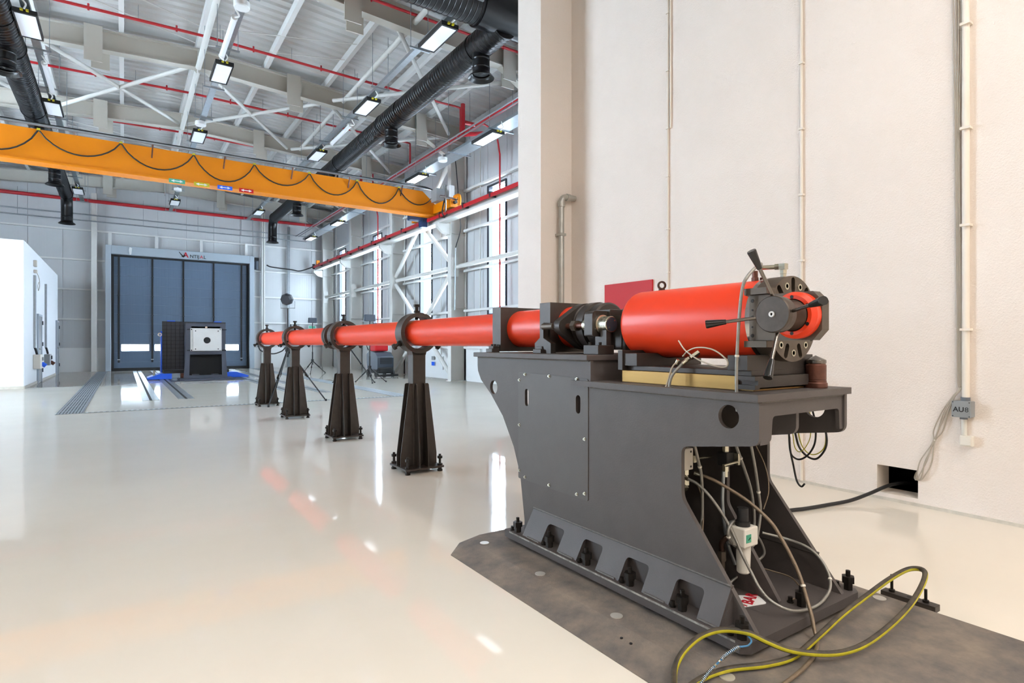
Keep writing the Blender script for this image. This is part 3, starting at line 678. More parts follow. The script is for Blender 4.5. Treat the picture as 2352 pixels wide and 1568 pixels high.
for x, nm, ysl, z in rows:
    for i, y in enumerate(ysl):
        lb = '%s black-framed linear lamp %s' % (ordn[i] if i < len(ysl) - 1 else 'farthest', nm)
        if first: lp.location = (x, y, z); lp['label'] = lb; first = False
        else: dup(lp, (x, y, z), lb)
for o in [o for o in bpy.data.objects if o.type == 'EMPTY' and 'wide tray' in str(o.get('label', '')) and o.get('category') == 'lamp']:
    for ch in o.children:
        if ch.name.startswith('diffuser'):
            if 'lit_diffuser' not in bpy.data.meshes:
                me = ch.data.copy(); me.name = 'lit_diffuser'; me.materials[0] = M['lamplit']
            ch.data = bpy.data.meshes['lit_diffuser']
lw = lamp_proto('addedwarm', 'added_lamp', 'y'); first = True  # unseen lamps added beside and behind the camera to raise the near light
for x, y in ((-2.6, 1.6), (-2.6, -1.2), (0.4, -1.2), (2.8, 0.1), (0.4, -4.0), (3.0, -4.0), (-2.6, -4.0), (2.8, -2.2)):
    lb = 'added unseen warm lamp in the near room at roof height, x%s y%s' % (x, y)
    lb = 'added unseen warm lamp over the near room, %s row, %s' % ('left' if x < -4 else 'second left' if x < -1 else 'middle' if x < 2 else 'right', 'front' if y > 3 else 'centre' if y > 1 else 'right of centre' if y > 0 else 'behind' if y > -2 else 'back' if y > -3 else 'rearmost')
    if first: lw.location = (x, y, 5.3); lw['label'] = lb; lw['group'] = 'added near room lamps'; first = False
    else: dup(lw, (x, y, 5.3), lb)['group'] = 'added near room lamps'
for x, y, lb in ((1.62, 12.0, 'white tube lamp on the middle tray, high in the picture'), (-1.36, 16.0, 'white tube lamp on the tray beside the left black duct'), (4.95, 15.8, 'white tube lamp on the tray left of the right black duct')):
    t = thing('tube_lamp', lb, 'lamp', (x, y, 6.9), 'tube lamps on the trays')
    obj('tube', MB().cyl((x, y - 0.75, 6.92), (x, y + 0.75, 6.92), 0.05, n=14), 'tubewhite', t)
    for s in (-1, 1):
        obj('end_cap', MB().cyl((x, y + s * 0.75, 6.92), (x, y + s * 0.83, 6.92), 0.054, n=14), 'white', t)
        obj('tail', MB().tube(cr([(x, y + s * 0.83, 6.92), (x + 0.05, y + s * 0.95, 6.9), (x - 0.02, y + s * 1.0, 7.0), (x + 0.04, y + s * 0.92, 7.06)]), 0.016, 6), 'white', t)
for x, y, z, lb in ((1.66, 10.7, 6.86, 'white drum-shaped detector at the top of the middle tray'), (1.66, 17.05, 6.86, 'white drum-shaped detector beside the second ridge lamp'), (1.66, 24.8, 6.86, 'white drum-shaped detector seen just under the crane girder'), (7.3, 14.3, 6.2, 'white drum-shaped detector under the wide tray by the windows')):
    t = thing('ceiling_detector', lb, 'detector', (x, y, z))
    obj('drum', MB().lathe((x, y, z + 0.1), (0, 0, -1), [(0, 0.13), (0.08, 0.13), (0.1, 0.12), (0.1, 0.0001)], 20), 'white', t)
    obj('bracket', MB().cyl((x, y, z + 0.1), (x, y, z + 0.2), 0.03, n=10), 'white', t)

# ---- sprinkler pipes
t = thing('sprinkler_main', 'dark red main pipe along the windows turning across the far wall', 'pipe', (7.97, 18, 7.1))
obj('main_pipe', MB().tube([(7.97, 6.3, 7.12)] + [(7.97 - 0.25 * (1 - math.cos(a)), 29.5 + 0.25 * math.sin(a), 7.12) for a in [PI / 2 * i / 6 for i in range(7)]] + [(XL + 0.3, 29.75, 7.12)], 0.072, 14), 'sprink', t)
for y in (10.2, 14.6, 19.0, 23.5, 27.5):
    obj('pipe_clamp', MB().cyl((7.97, y - 0.03, 7.12), (7.97, y + 0.03, 7.12), 0.075, n=14), 'galv', t)
for x in (-3.0, -0.6, 1.7, 3.9, 6.0): obj('pipe_coupling', MB().cyl((x - 0.05, 29.75, 7.12), (x + 0.05, 29.75, 7.12), 0.075, n=14), 'sprink', t)
obj('riser_loop', MB().tube(cr([(7.97, 13.6, 7.12), (7.6, 13.6, 7.12)], 2) , 0.055, 12).cyl((7.55, 13.6, 6.75), (7.55, 13.6, 7.6), 0.06, n=12).cyl((7.55, 13.6, 6.78), (7.97, 13.2, 6.78), 0.055, n=12), 'sprink', t)
obj('riser_loop', MB().cyl((7.55, 21.6, 6.75), (7.55, 21.6, 7.6), 0.06, n=12).cyl((7.55, 21.6, 6.78), (7.97, 21.3, 6.78), 0.055, n=12), 'sprink', t)
for i, y in enumerate((11.0, 14.5, 18.0, 21.5, 25.0)):
    lb = '%s thin dark red sprinkler branch pipe crossing under the roof deck' % ['nearest', 'second nearest', 'third', 'second farthest', 'farthest'][i]
    t = thing('sprinkler_pipe', lb, 'pipe', (2.0, y, 8.1), 'sprinkler branch pipes')
    P = []
    for x in (XL + 0.3, RIDGE, 7.3): P.append((x, y, 8.02 - 0.02 * abs(x - RIDGE)))
    obj('pipe_run', MB().tube(P, 0.03, 10), 'sprink', t)
    obj('drop_pipe', MB().tube(cr([(7.3, y, 8.02 - 0.02 * 5.8), (7.9, y, 7.9), (7.97, y, 7.8), (7.97, y, 7.2)], 4), 0.028, 10), 'sprink', t)
    for k in range(-3, 4):
        x = RIDGE + 1.55 * k + 0.3
        obj('pipe_hanger', MB().cyl((x, y, 8.03 - 0.02 * abs(x - RIDGE)), (x, y, zr(x) + 0.5), 0.006, n=6), 'galv', t)
        obj('sprinkler_head', MB().cyl((x + 0.7, y, 8.10 - 0.02 * abs(x + 0.7 - RIDGE)), (x + 0.7, y, 7.97 - 0.02 * abs(x + 0.7 - RIDGE)), 0.02, n=8), 'sprink', t)
for y, lb in ((13.43, 'thin dark red drop pipe in front of the nearest window'), (22.67, 'thin dark red drop pipe in front of the third window, left of the crane end')):
    t = thing('drop_pipe', lb, 'pipe', (8.6, y, 1.6))
    obj('pipe_run', MB().tube(cr([(7.97, y, 7.12), (8.2, y, 7.1), (8.5, y, 6.9), (8.62, y, 6.4)], 4) + [(8.62, y, 1.6)], 0.026, 10), 'sprink', t)
    obj('valve_head', MB().cyl((8.62, y, 1.6), (8.62, y, 1.5), 0.045, n=12), 'sprink', t)

# ---- conduits on the far wall
for z, lb in ((6.55, 'upper thin galvanised conduit crossing the far wall above the roll-up door'), (6.3, 'lower thin galvanised conduit crossing the far wall above the roll-up door')):
    t = thing('wall_conduit', lb, 'conduit', (0, YF - 0.35, z))
    obj('conduit_run', MB().tube([(XL + 0.2, YF - 0.35, z), (7.1 + z * 0.02, YF - 0.35, z), (7.6, YF - 0.35, z)], 0.025, 8), 'galv', t)
    for x in (-3.5, -1.2, 0.7, 2.8, 4.6, 6.3): obj('conduit_rod', MB().cyl((x, YF - 0.35, z), (x, YF - 0.35, 7.4), 0.009, n=6), 'galv', t)

# ---- target frame and fixture plate in front of the door
t = thing('angle_plate_fixture', 'black cast angle plate with a squared grid face on bright blue feet', 'fixture', (1.9, 22.6, 0))
fy = 22.75
obj('back_plate', MB().box(1.07, 3.0, fy, fy + 0.16, 0.2, 1.93), 'black', t)
n_c, n_r = 15, 13
sq = MB().box(-0.056, 0.056, -0.02, 0.0, -0.056, 0.056); sqm = sq.mesh('grid_square')
sqm.materials.append(M['gridface'])
for i in range(n_c):
    for j in range(n_r):
        o = bpy.data.objects.new('grid_square', sqm); C.objects.link(o); o.parent = t
        o.location = (1.07 + (i + 0.5) * 1.93 / n_c - 1.9, fy - 22.6, 0.26 + (j + 0.5) * 1.66 / n_r)
obj('foot_plate', MB().box(1.07, 3.0, 21.95, fy, 0.2, 0.3), 'grid', t)
obj('edge_rail', MB().box(1.03, 1.068, fy + 0.02, fy + 0.5, 0.1, 1.6), 'blue', t)
for x in (1.33, 2.75): obj('lifting_pad', MB().box(x - 0.12, x + 0.12, fy + 0.02, fy + 0.14, 1.93, 1.96), 'blue', t)
for x in (0.95, 1.35):
    pass
for y in (21.9, 22.15, 22.4, 22.65):
    obj('foot', MB().prism([(0.62, 0.02), (1.3, 0.02), (1.3, 0.2), (0.98, 0.2), (0.62, 0.07)], [], 'y', y, y + 0.2), 'blue', t)
obj('foot', MB().prism([(2.9, 0.02), (3.62, 0.02), (3.62, 0.07), (3.25, 0.2), (2.9, 0.2)], [], 'y', 21.95, 22.6), 'blue', t)
obj('foot', MB().box(1.55, 1.75, 21.85, 22.1, 0.02, 0.2), 'rust', t)
obj('eye_bolt', MB().lathe((1.0, fy, 1.48), (0, 1, 0), [(-0.012, 0.04), (0.012, 0.04), (0.012, 0.06), (-0.012, 0.06)], 16, closed=True), 'zinc', t)
for y in (21.98, 22.2, 22.45):
    obj('tee_bolt', MB().cyl((0.82, y, 0.08), (0.82, y, 0.3), 0.02, n=8).hexb((0.82, y, 0.13), (0.82, y, 0.17), 0.04), 'zinc', t)
t = thing('target_stand', 'slate grey steel target frame holding a pale square plate with a round hole', 'target stand', (2.245, 21.5, 0))
ty = 21.45
x0, x1 = 1.66, 2.83
obj('base_plate', MB().box(1.45, 3.05, 20.9, 22.0, 0.012, 0.05), 'target', t, bev=0.006)
obj('floor_sheet', MB().box(1.2, 3.35, 20.5, 22.1, 0.003, 0.012), 'target', t)
obj('frame_face', MB().prism([(x0 - 0.06, 0.05), (x0 + 0.1, 0.05), (x0 + 0.12, 0.82), (x1 - 0.12, 0.82), (x1 - 0.1, 0.05), (x1 + 0.06, 0.05), (x1, 0.9), (x1, 1.84), (x0, 1.84), (x0, 0.9)], [[(x0 + 0.16, 0.98), (x1 - 0.16, 0.98), (x1 - 0.16, 1.74), (x0 + 0.16, 1.74)]], 'y', ty, ty + 0.04), 'target', t)
obj('side_plate', MB().box(x0, x0 + 0.02, ty + 0.04, ty + 0.5, 0.05, 1.84), 'target', t)
obj('side_plate', MB().box(x1 - 0.02, x1, ty + 0.04, ty + 0.5, 0.05, 1.84), 'target', t)
obj('top_plate', MB().box(x0 + 0.02, x1 - 0.02, ty + 0.04, ty + 0.5, 1.82, 1.84), 'target', t)
obj('back_sheet', MB().box(x0 + 0.02, x1 - 0.02, ty + 0.48, ty + 0.5, 0.05, 1.82), 'black', t)
obj('cross_bar', MB().box(x0 + 0.1, x1 - 0.1, ty, ty + 0.06, 0.05, 0.14), 'target', t)
obj('cross_bar', MB().box(x0 + 0.3, x1 - 0.3, ty - 0.06, ty, 0.86, 0.9), 'target', t)
tp = obj('rear_plate', MB().box(x0 + 0.13, x1 - 0.13, ty - 0.07, ty - 0.005, 0.93, 1.68), 'tplate', t, bev=0.006)
pp = rpoly([(x0 + 0.2, 0.95), (x1 - 0.14, 0.95), (x1 - 0.14, 1.64), (x0 + 0.2, 1.64)], 0.05, 2)
fp = obj('front_plate', MB().prism(pp, [circ(2.265, 1.285, 0.105, 32)], 'y', ty - 0.13, ty - 0.07), 'tplate', t)
obj('hole_back', MB().cyl((2.265, ty - 0.078, 1.285), (2.265, ty - 0.071, 1.285), 0.104, n=32), 'black', fp)
for x in (x0 + 0.27, x1 - 0.24):
    for z in (1.0, 1.59): obj('plate_bolt', MB().cyl((x, ty - 0.145, z), (x, ty - 0.13, z), 0.018, n=10), 'black', fp)
for x in (x0 + 0.16, x1 - 0.17):
    for z in (0.96, 1.64): obj('plate_bolt', MB().cyl((x, ty - 0.085, z), (x, ty - 0.07, z), 0.02, n=10), 'black', tp)
for z in (0.96, 1.64):
    obj('clamp_rod', MB().cyl((x0 + 0.03, ty - 0.04, z), (x0 + 0.12, ty - 0.04, z), 0.014, n=8).cyl((x1 - 0.12, ty - 0.04, z), (x1 + 0.02, ty - 0.04, z), 0.014, n=8), 'black', t)
obj('bubble_disc', MB().cyl((2.24, ty - 0.12, 1.71), (2.24, ty - 0.06, 1.71), 0.035), 'chrome', t)
for x in (x0 + 0.3, x1 - 0.3): obj('support_box', MB().box(x - 0.1, x + 0.1, ty + 0.06, ty + 0.3, 0.05, 0.17), 'charcoal', t)

# ---- tripods
def tripod(name, label, cx, cy, hz, feet, hub_z, head):
    t = thing(name, label, 'tripod', (cx, cy, 0))
    obj('pole', MB().cyl((cx, cy, hub_z - 0.15), (cx, cy, hub_z + 0.35), 0.024, n=10).cyl((cx, cy, hub_z + 0.35), (cx, cy, hz), 0.015, n=10), 'black', t)
    obj('hub', MB().cyl((cx, cy, hub_z - 0.04), (cx, cy, hub_z + 0.06), 0.05, n=12), 'black', t)
    for fx, fy_ in feet:
        p, q = Vector((cx, cy, hub_z)), Vector((fx, fy_, 0.012)); mid = p.lerp(q, 0.5)
        l = obj('leg', MB().cyl(p, mid, 0.02, n=8).cyl(mid, q, 0.013, n=8), 'black', t)
        obj('leg_lock', MB().cyl(p.lerp(q, 0.47), p.lerp(q, 0.53), 0.028, n=8), 'plastic', l)
        obj('rubber_foot', MB().cyl(q + Vector((0, 0, -0.01)), q + Vector((0, 0, 0.03)), 0.022, n=8), 'rubber', l)
    if head == 'drum':
        h = obj('lamp_head', MB().lathe((cx - 0.07, cy - 0.1, hz + 0.16), (0.55, 0.8, 0.15), [(0, 0.0001), (0, 0.09), (0.05, 0.12), (0.12, 0.12), (0.16, 0.1), (0.16, 0.0001)], 8, sm=False), 'charcoal', t)
        obj('yoke', MB().tube([(cx - 0.12, cy + 0.06, hz + 0.14), (cx - 0.12, cy + 0.06, hz), (cx + 0.12, cy - 0.08, hz), (cx + 0.12, cy - 0.08, hz + 0.14)], 0.008, 6), 'galv', t)
    elif head == 'flood':
        obj('lamp_head', MB().box(cx - 0.16, cx + 0.16, cy - 0.06, cy + 0.06, hz, hz + 0.2), 'scrub', t, bev=0.015)
        obj('yoke', MB().tube([(cx - 0.18, cy, hz + 0.1), (cx - 0.18, cy, hz - 0.02), (cx + 0.18, cy, hz - 0.02), (cx + 0.18, cy, hz + 0.1)], 0.008, 6), 'galv', t)
    return t
tripod('lamp_tripod', 'tall black tripod with round octagonal lamp head beside the farthest pipe stands', 2.72, 12.1, 1.88, ((2.2, 11.3), (3.42, 11.9), (2.6, 12.9), ), 1.05, 'drum')
tripod('camera_tripod', 'black tripod with widely spread legs seen just right of the second pipe stand', 5.35, 16.4, 1.2, ((6.22, 16.62), (5.0, 15.7), (5.15, 17.2)), 1.1, None)
tripod('lamp_tripod', 'slim black light stand with twin floodlight in front of the floor scrubber', 6.15, 16.85, 1.85, ((5.85, 17.25), (6.65, 16.8), (6.05, 16.35)), 0.45, 'flood')
tripod('lamp_tripod', 'slim black light stand with a single flood head far back by the corner', 6.2, 23.4, 2.0, ((6.0, 24.0), (6.75, 23.6), (6.0, 22.95)), 0.5, 'flood')

# ---- floor scrubber
t = thing('floor_scrubber', 'slate grey floor scrubbing machine with red tank lid parked by the column', 'floor scrubber', (7.75, 20.0, 0))
sp = rpoly([(19.5, 0.26), (20.55, 0.26), (20.6, 0.8), (20.35, 0.9), (19.75, 0.86), (19.5, 0.7)], 0.1, 4)
obj('body', MB().prism(sp, [], 'x', 7.4, 8.0), 'scrub', t, bev=0.04)
obj('lower_tank', MB().box(7.42, 7.98, 19.42, 20.4, 0.12, 0.34), 'black', t, bev=0.03)
obj('tank_lid', MB().box(7.45, 7.95, 19.85, 20.5, 0.905, 1.2), 'signred', t, bev=0.05)
for i in range(7): obj('louvre', MB().box(7.5, 7.95, 19.488, 19.5, 0.46 + i * 0.033, 0.48 + i * 0.033), 'black', t)
for y in (19.6, 20.4):
    for x in (7.36, 7.98): obj('wheel', MB().cyl((x, y, 0.12), (x + 0.06, y, 0.12), 0.12, n=20), 'rubber', t)
obj('squeegee', MB().box(7.3, 8.1, 19.3, 19.36, 0.02, 0.1), 'rubber', t)
obj('handle', MB().tube([(7.45, 20.55, 0.95), (7.45, 20.8, 1.15), (7.95, 20.8, 1.15), (7.95, 20.55, 0.95)], 0.02, 8), 'black', t)
# wall bits behind the barrel
t = thing('wall_socket_panel', 'small socket panel with a blue cover on the low wall under the braces', 'socket', (8.9, 17.8, 0.6))
obj('panel', MB().box(8.88, 8.93, 17.4, 17.62, 0.3, 0.75), 'white', t)
obj('socket', MB().box(8.86, 8.88, 18.0, 18.2, 0.42, 0.55), 'blue', t, bev=0.008)
obj('socket', MB().box(8.86, 8.88, 18.0, 18.2, 0.62, 0.74), 'boxgrey', t, bev=0.008)
t = thing('electrical_box', 'grey electrical box on the far wall behind the lamp tripod', 'box', (6.9, YF - 0.2, 1.6))
obj('case', MB().box(6.9, 7.3, YF - 0.25, YF - 0.065, 1.9, 2.15), 'boxgrey', t, bev=0.01)
obj('screen', MB().box(6.9, 7.4, YF - 0.25, YF - 0.065, 1.3, 1.7), 'offwhite', t, bev=0.01)
t = thing('exit_sign', 'small green and white exit sign on the far wall near the corner', 'sign', (8.0, YF - 0.1, 2.1))
obj('sign_case', MB().box(7.75, 8.15, YF - 0.12, YF - 0.065, 1.95, 2.1), 'white', t)
obj('green_band', MB().box(7.78, 8.12, YF - 0.125, YF - 0.12, 1.97, 2.08), 'green', t)
single('wall_cabinet', MB().box(8.22, 8.39, 15.62, 15.98, 5.5, 6.0), 'white', 'white switch cabinet high on the nearest column by the crane end', 'cabinet', bev=0.01)
t = thing('hanging_cable', 'thin black cable hanging down beside the nearest column', 'cable', (8.3, 15.3, 4.6))
obj('cable', MB().tube(cr([(8.2, 15.3, 7.0), (8.28, 15.25, 6.0), (8.3, 15.2, 5.2), (8.33, 15.15, 4.6), (8.38, 15.55, 4.1)]), 0.014, 6), 'rubber', t)
obj('cable_sleeve', MB().cyl((8.38, 15.55, 4.1), (8.38, 15.6, 2.2), 0.02, n=8), 'galv', t)

# ================================================================== THE MACHINE
AXX, AXZ = 2.245, 1.262
# ---- floor plate
t = thing('floor_plate', 'dirty dark steel floor plate with a sloping rim under the grey bench', 'plate', (2.2, 1.6, 0))
fpm = MB(); Y0, Y1 = 0.1, 2.95
top = [(1.66, Y0), (2.84, Y0), (2.84, Y1 - 0.05), (2.8, Y1), (1.75, Y1), (1.66, Y1 - 0.06)]
bot = [(1.49, Y0), (2.85, Y0), (2.85, Y1 - 0.05), (2.81, Y1 + 0.01), (1.62, Y1 + 0.01), (1.49, Y1 - 0.13)]
n = len(top)
fpm.add([(x, y, 0.03) for x, y in top] + [(x, y, 0.004) for x, y in bot] + [(x, y, 0.0) for x, y in bot], [tuple(range(n))] + [(i, (i + 1) % n, n + (i + 1) % n, n + i) for i in range(n)] + [(n + i, n + (i + 1) % n, 2 * n + (i + 1) % n, 2 * n + i) for i in range(n)])
obj('plate_body', fpm, 'plate', t)
dm = MB().lathe((0, 0, 0), (0, 0, 1), [(0, 0.026), (0.0025, 0.026), (0.003, 0.024), (0.003, 0.0001)], 28).mesh('aluminium_plug'); dm.materials.append(M['alu'])
for x, y in [(1.70, 2.81 - 0.53 * i) for i in range(5)] + [(2.79, 2.81 - 0.53 * i) for i in range(5)]:
    o = bpy.data.objects.new('aluminium_plug', dm); C.objects.link(o); o.parent = t; o.location = (x - 2.2, y - 1.6, 0.03)
for x, y in ((1.6, 1.62), (1.6, 1.57)):
    obj('plugged_hole', MB().cyl((x, y, 0.018), (x, y, 0.0235), 0.006, n=10), 'black', t)

# ---- bench
be = thing('machine_bench', 'large dark grey welded steel bench carrying the red pressure vessel', 'bench', (2.245, 2.0, 0.03))
BZ = 0.09
bp = rpoly([(1.83, 1.26), (1.86, 1.235), (2.63, 1.235), (2.66, 1.26), (2.66, 2.8), (1.83, 2.8)], 0)
obj('base_plate', MB().prism(bp, [], 'z', 0.05, BZ), 'bench', be, bev=0.003)
for x in (1.9, 2.59):
    for y in (1.32, 2.0, 2.72): obj('levelling_pad', MB().cyl((x, y, 0.03), (x, y, 0.05), 0.03, n=16), 'rust', be)
obj('edge_wear', MB().box(1.8285, 1.8305, 1.28, 2.75, 0.083, 0.0905), 'chip', be)
side = [(2.742, BZ), (2.742, 0.14), (2.752, 0.2), (2.785, 0.393), (2.854, 0.549), (2.973, 0.719), (3.11, 0.843), (3.235, 0.93), (3.272, 0.985), (3.278, 1.02), (3.278, 1.078),
        (2.17, 1.078), (2.17, 0.948), (1.25, 0.948), (1.25, 0.785), (1.605, 0.733), (1.605, 0.52), (1.262, BZ)]
rad = [0] * 13 + [0, 0.04, 0.035, 0.08, 0]
hole_n = circ(1.379, 0.881, 0.046, 28); hole_f = circ(3.079, 0.889, 0.043, 28)
sl1 = slot2(2.715, 0.853, 0.036, 0.1); sl2 = slot2(2.261, 0.852, 0.036, 0.095)
sp = rpoly(side, rad)
obj('side_plate', MB().prism(sp, [hole_n, hole_f, slot2(2.715, 0.853, 0.05, 0.12), slot2(2.261, 0.852, 0.05, 0.12)], 'x', 1.93, 1.95), 'bench', be, bev=0.0015)
obj('side_plate', MB().prism(sp, [hole_n, hole_f], 'x', 2.545, 2.565), 'bench', be, bev=0.0015)
mside = [(2.3, BZ), (2.3, 0.94), (1.285, 0.94), (1.285, 0.80), (1.605, 0.745), (1.605, 0.45), (1.36, 0.10), (1.36, BZ)]
obj('middle_plate', MB().prism(rpoly(mside, [0, 0, 0, 0.04, 0.03, 0.06, 0, 0]), [], 'x', 2.235, 2.255), 'bench', be)
obj('rear_web', MB().box(1.95, 2.545, 2.3, 2.32, BZ, 1.075), 'bench', be)
obj('upper_table', MB().box(1.903, 2.59, 2.168, 3.288, 1.078, 1.106), 'bench', be, bev=0.003)
slots = [slot2(1.962, 1.55, 0.024, 0.38), slot2(2.52, 1.45, 0.05, 0.2)]
obj('lower_table', MB().prism([(1.908, 1.24), (2.585, 1.24), (2.585, 2.3), (1.908, 2.3)], slots, 'z', 0.948, 0.975), 'bench', be, bev=0.002)
obj('step_riser', MB().box(1.95, 2.545, 2.185, 2.2, 0.975, 1.078), 'bench', be)
for y0, y1, z in ((1.24, 2.165, 0.945), (2.17, 3.27, 1.075)):
    obj('weld_bead', MB().cyl((1.929, y0 + 0.01, z), (1.929, y1, z), 0.004, n=6), 'weld', be)
ap = [(1.95, 0.948), (2.545, 0.948), (2.545, 0.80), (2.52, 0.80), (2.515, 0.888), (2.03, 0.888), (2.02, 0.80), (1.995, 0.785), (1.95, 0.785)]
obj('end_apron', MB().prism(rpoly(ap, [0, 0, 0, 0, 0.02, 0.02, 0.015, 0.01, 0]), [], 'y', 1.258, 1.274), 'bench', be)
obj('weld_bead', MB().cyl((1.95, 1.257, 0.944), (2.545, 1.257, 0.944), 0.004, n=6), 'weld', be)
# cover panel
cv = obj('cover_panel', MB().prism(rpoly([(2.185, 0.374), (2.8, 0.374), (2.8, 0.995), (2.185, 0.985)], 0.012, 3), [sl1, sl2], 'x', 1.926, 1.9295), 'panelgrey', be)
for y, z in ((2.728, 0.985), (2.785, 0.95), (2.501, 0.985), (2.268, 0.985 - 0.004), (2.208, 0.954), (2.208, 0.682), (2.208, 0.408), (2.268, 0.392), (2.501, 0.392), (2.728, 0.392), (2.785, 0.42), (2.785, 0.687)):
    obj('screw', MB().lathe((1.926, y, z), (-1, 0, 0), [(0, 0.0085), (0.003, 0.0085), (0.003, 0.006), (0.009, 0.006), (0.009, 0.003), (0.005, 0.003), (0.005, 0.0001)], 12), 'zinc', cv)
# sloped foot plates with notches round the anchor studs
def wedge(sign):
    s = MB(); L = 0.163; notch = []
    a, b = 1.367, 2.652; pts = [(a, 0.0)]
    for y in (1.538, 1.828, 2.122, 2.414):
        pts += rpoly([(y - 0.07, 0.0), (y - 0.07, 0.115), (y + 0.07, 0.115), (y + 0.07, 0.0)], [0, 0.025, 0.025, 0], 4)
    pts += [(b, 0.0), (b, L), (a, L)]
    m = MB().prism(pts, [], 'x', 0, 0.018)
    dx, dz = 0.0795 / L, 0.1425 / L
    out = []
    for tck, y, q in m.v:
        x = 1.853 + q * dx - tck * dz * -1 * 0 + tck * dz; z = BZ + q * dz - tck * dx * 0
        x -= 0.0
        out.append((x if sign > 0 else 2 * AXX - x, y, z))
    m.v = out; return m
for s in (1, -1):
    wp = obj('foot_flange', wedge(s), 'bench', be, bev=0.002)
    for y in (1.36, 1.455, 1.62, 1.745, 1.91, 2.04, 2.204, 2.332, 2.496, 2.64):
        x0, x1 = (1.874, 1.93)
        tri = [(1.868, BZ), (1.93, BZ), (1.93, 0.205)]
        if s < 0: tri = [(2 * AXX - x, z) for x, z in tri]
        obj('rib', MB().prism(tri, [], 'y', y, y + 0.012), 'bench', wp)
    for y in (1.40, 1.685, 1.975, 2.27, 2.55):
        obj('weld_bead', MB().cyl(((1.851 if s > 0 else 2 * AXX - 1.851), y - 0.055, BZ + 0.003), ((1.851 if s > 0 else 2 * AXX - 1.851), y + 0.055, BZ + 0.003), 0.005, n=6), 'weld', wp)
    obj('weld_bead', MB().cyl(((1.93 if s > 0 else 2 * AXX - 1.93), 1.367, 0.233), ((1.93 if s > 0 else 2 * AXX - 1.93), 2.652, 0.233), 0.005, n=6), 'weld', wp)
def stud(x, y):
    a = obj('anchor_stud', MB().cyl((x, y, BZ), (x, y, BZ + 0.082), 0.0095, n=14).cyl((x, y, BZ + 0.082), (x, y, BZ + 0.083), 0.005, n=6), 'boltblack', be)
    obj('sleeve_nut', MB().hexb((x, y, BZ), (x, y, BZ + 0.03), 0.019), 'boltblack', a)
    obj('hex_nut', MB().hexb((x, y, BZ + 0.03), (x, y, BZ + 0.058), 0.0265), 'boltblack', a)
    obj('jack_screw', MB().cyl((x - 0.008, y + 0.043, BZ), (x - 0.008, y + 0.043, BZ + 0.006), 0.013, n=12).cyl((x - 0.008, y + 0.043, BZ + 0.006), (x - 0.008, y + 0.043, BZ + 0.024), 0.009, n=12), 'boltblack', a)
for x in (1.864, 2.626):
    for y in (1.275, 1.545, 1.835, 2.125, 2.42, 2.715): stud(x, y)
stud(2.30, 1.30)
obj('info_plate', MB().prism(rpoly([(2.08, 1.425), (2.2, 1.39), (2.235, 1.45), (2.17, 1.5), (2.05, 1.5)], 0.012, 3), [], 'z', BZ, BZ + 0.003), 'white', be)
place_text('BAR', 0.062, 'lettering', 'redink', be, (2.178, 1.452, BZ + 0.0035), (0.93, 0.37, 0), (-0.37, 0.93, 0), bold=0.002)
place_text('/', 0.05, 'lettering', 'redink', be, (2.105, 1.435, BZ + 0.0035), (0.93, 0.37, 0), (-0.37, 0.93, 0), bold=0.002)
sg = obj('warning_plate', MB().box(2.03, 2.16, 2.285, 2.3, 0.47, 0.56), 'white', be)
place_text('RE', 0.05, 'lettering', 'redink', be, (2.12, 2.283, 0.505), (1, 0, 0), (0, 0, 1), bold=0.002)

# ---- clamp blocks on the bench
def clamp(y0, y1, label, foot=False):
    t = thing('clamp_block', label, 'clamp', (AXX, (y0 + y1) / 2, 1.106))
    obj('block', MB().prism([(2.072, 1.112), (2.418, 1.112), (2.418, 1.405), (2.072, 1.405)], [circ(AXX, AXZ, 0.1235, 40)], 'y', y0, y1), 'dark', t, bev=0.003)
    for s in (-1, 1):
        xb = AXX + s * 0.173
        f = obj('foot', MB().box(min(xb, xb + s * 0.06), max(xb, xb + s * 0.06), y0 + 0.012, y1 - 0.012, 1.106, 1.13), 'dark', t, bev=0.002)
        obj('foot_step', MB().box(min(xb, xb + s * 0.045), max(xb, xb + s * 0.045), y0 + 0.022, y1 - 0.022, 1.13, 1.147), 'dark', f, bev=0.002)
        for yy in (y0 + 0.035, y1 - 0.035):
            obj('socket_screw', MB().cyl((xb + s * 0.025, yy, 1.147), (xb + s * 0.025, yy, 1.16), 0.009, n=12), 'boltblack', f)
    return t
clamp(3.218, 3.319, 'square blackened steel clamp block holding the red tube at the far end of the bench')
t2 = clamp(2.682, 2.784, 'taller looking blackened steel clamp block in the middle of the upper bench table')
obj('side_lug', MB().prism([(2.62, 1.106), (2.70, 1.106), (2.70, 1.175), (2.672, 1.2), (2.672, 1.26), (2.70, 1.26), (2.70, 1.275), (2.62, 1.275)] if False else [(2.63, 1.106), (2.784, 1.106), (2.784, 1.165), (2.73, 1.2), (2.73, 1.285), (2.70, 1.285), (2.70, 1.195), (2.63, 1.165)], [], 'x', 2.035, 2.071), 'dark', t2, bev=0.002)
obj('guide_pin', MB().cyl((2.035, 2.60, 1.262), (2.035, 2.70, 1.262), 0.019, n=18), 'gate', t2)

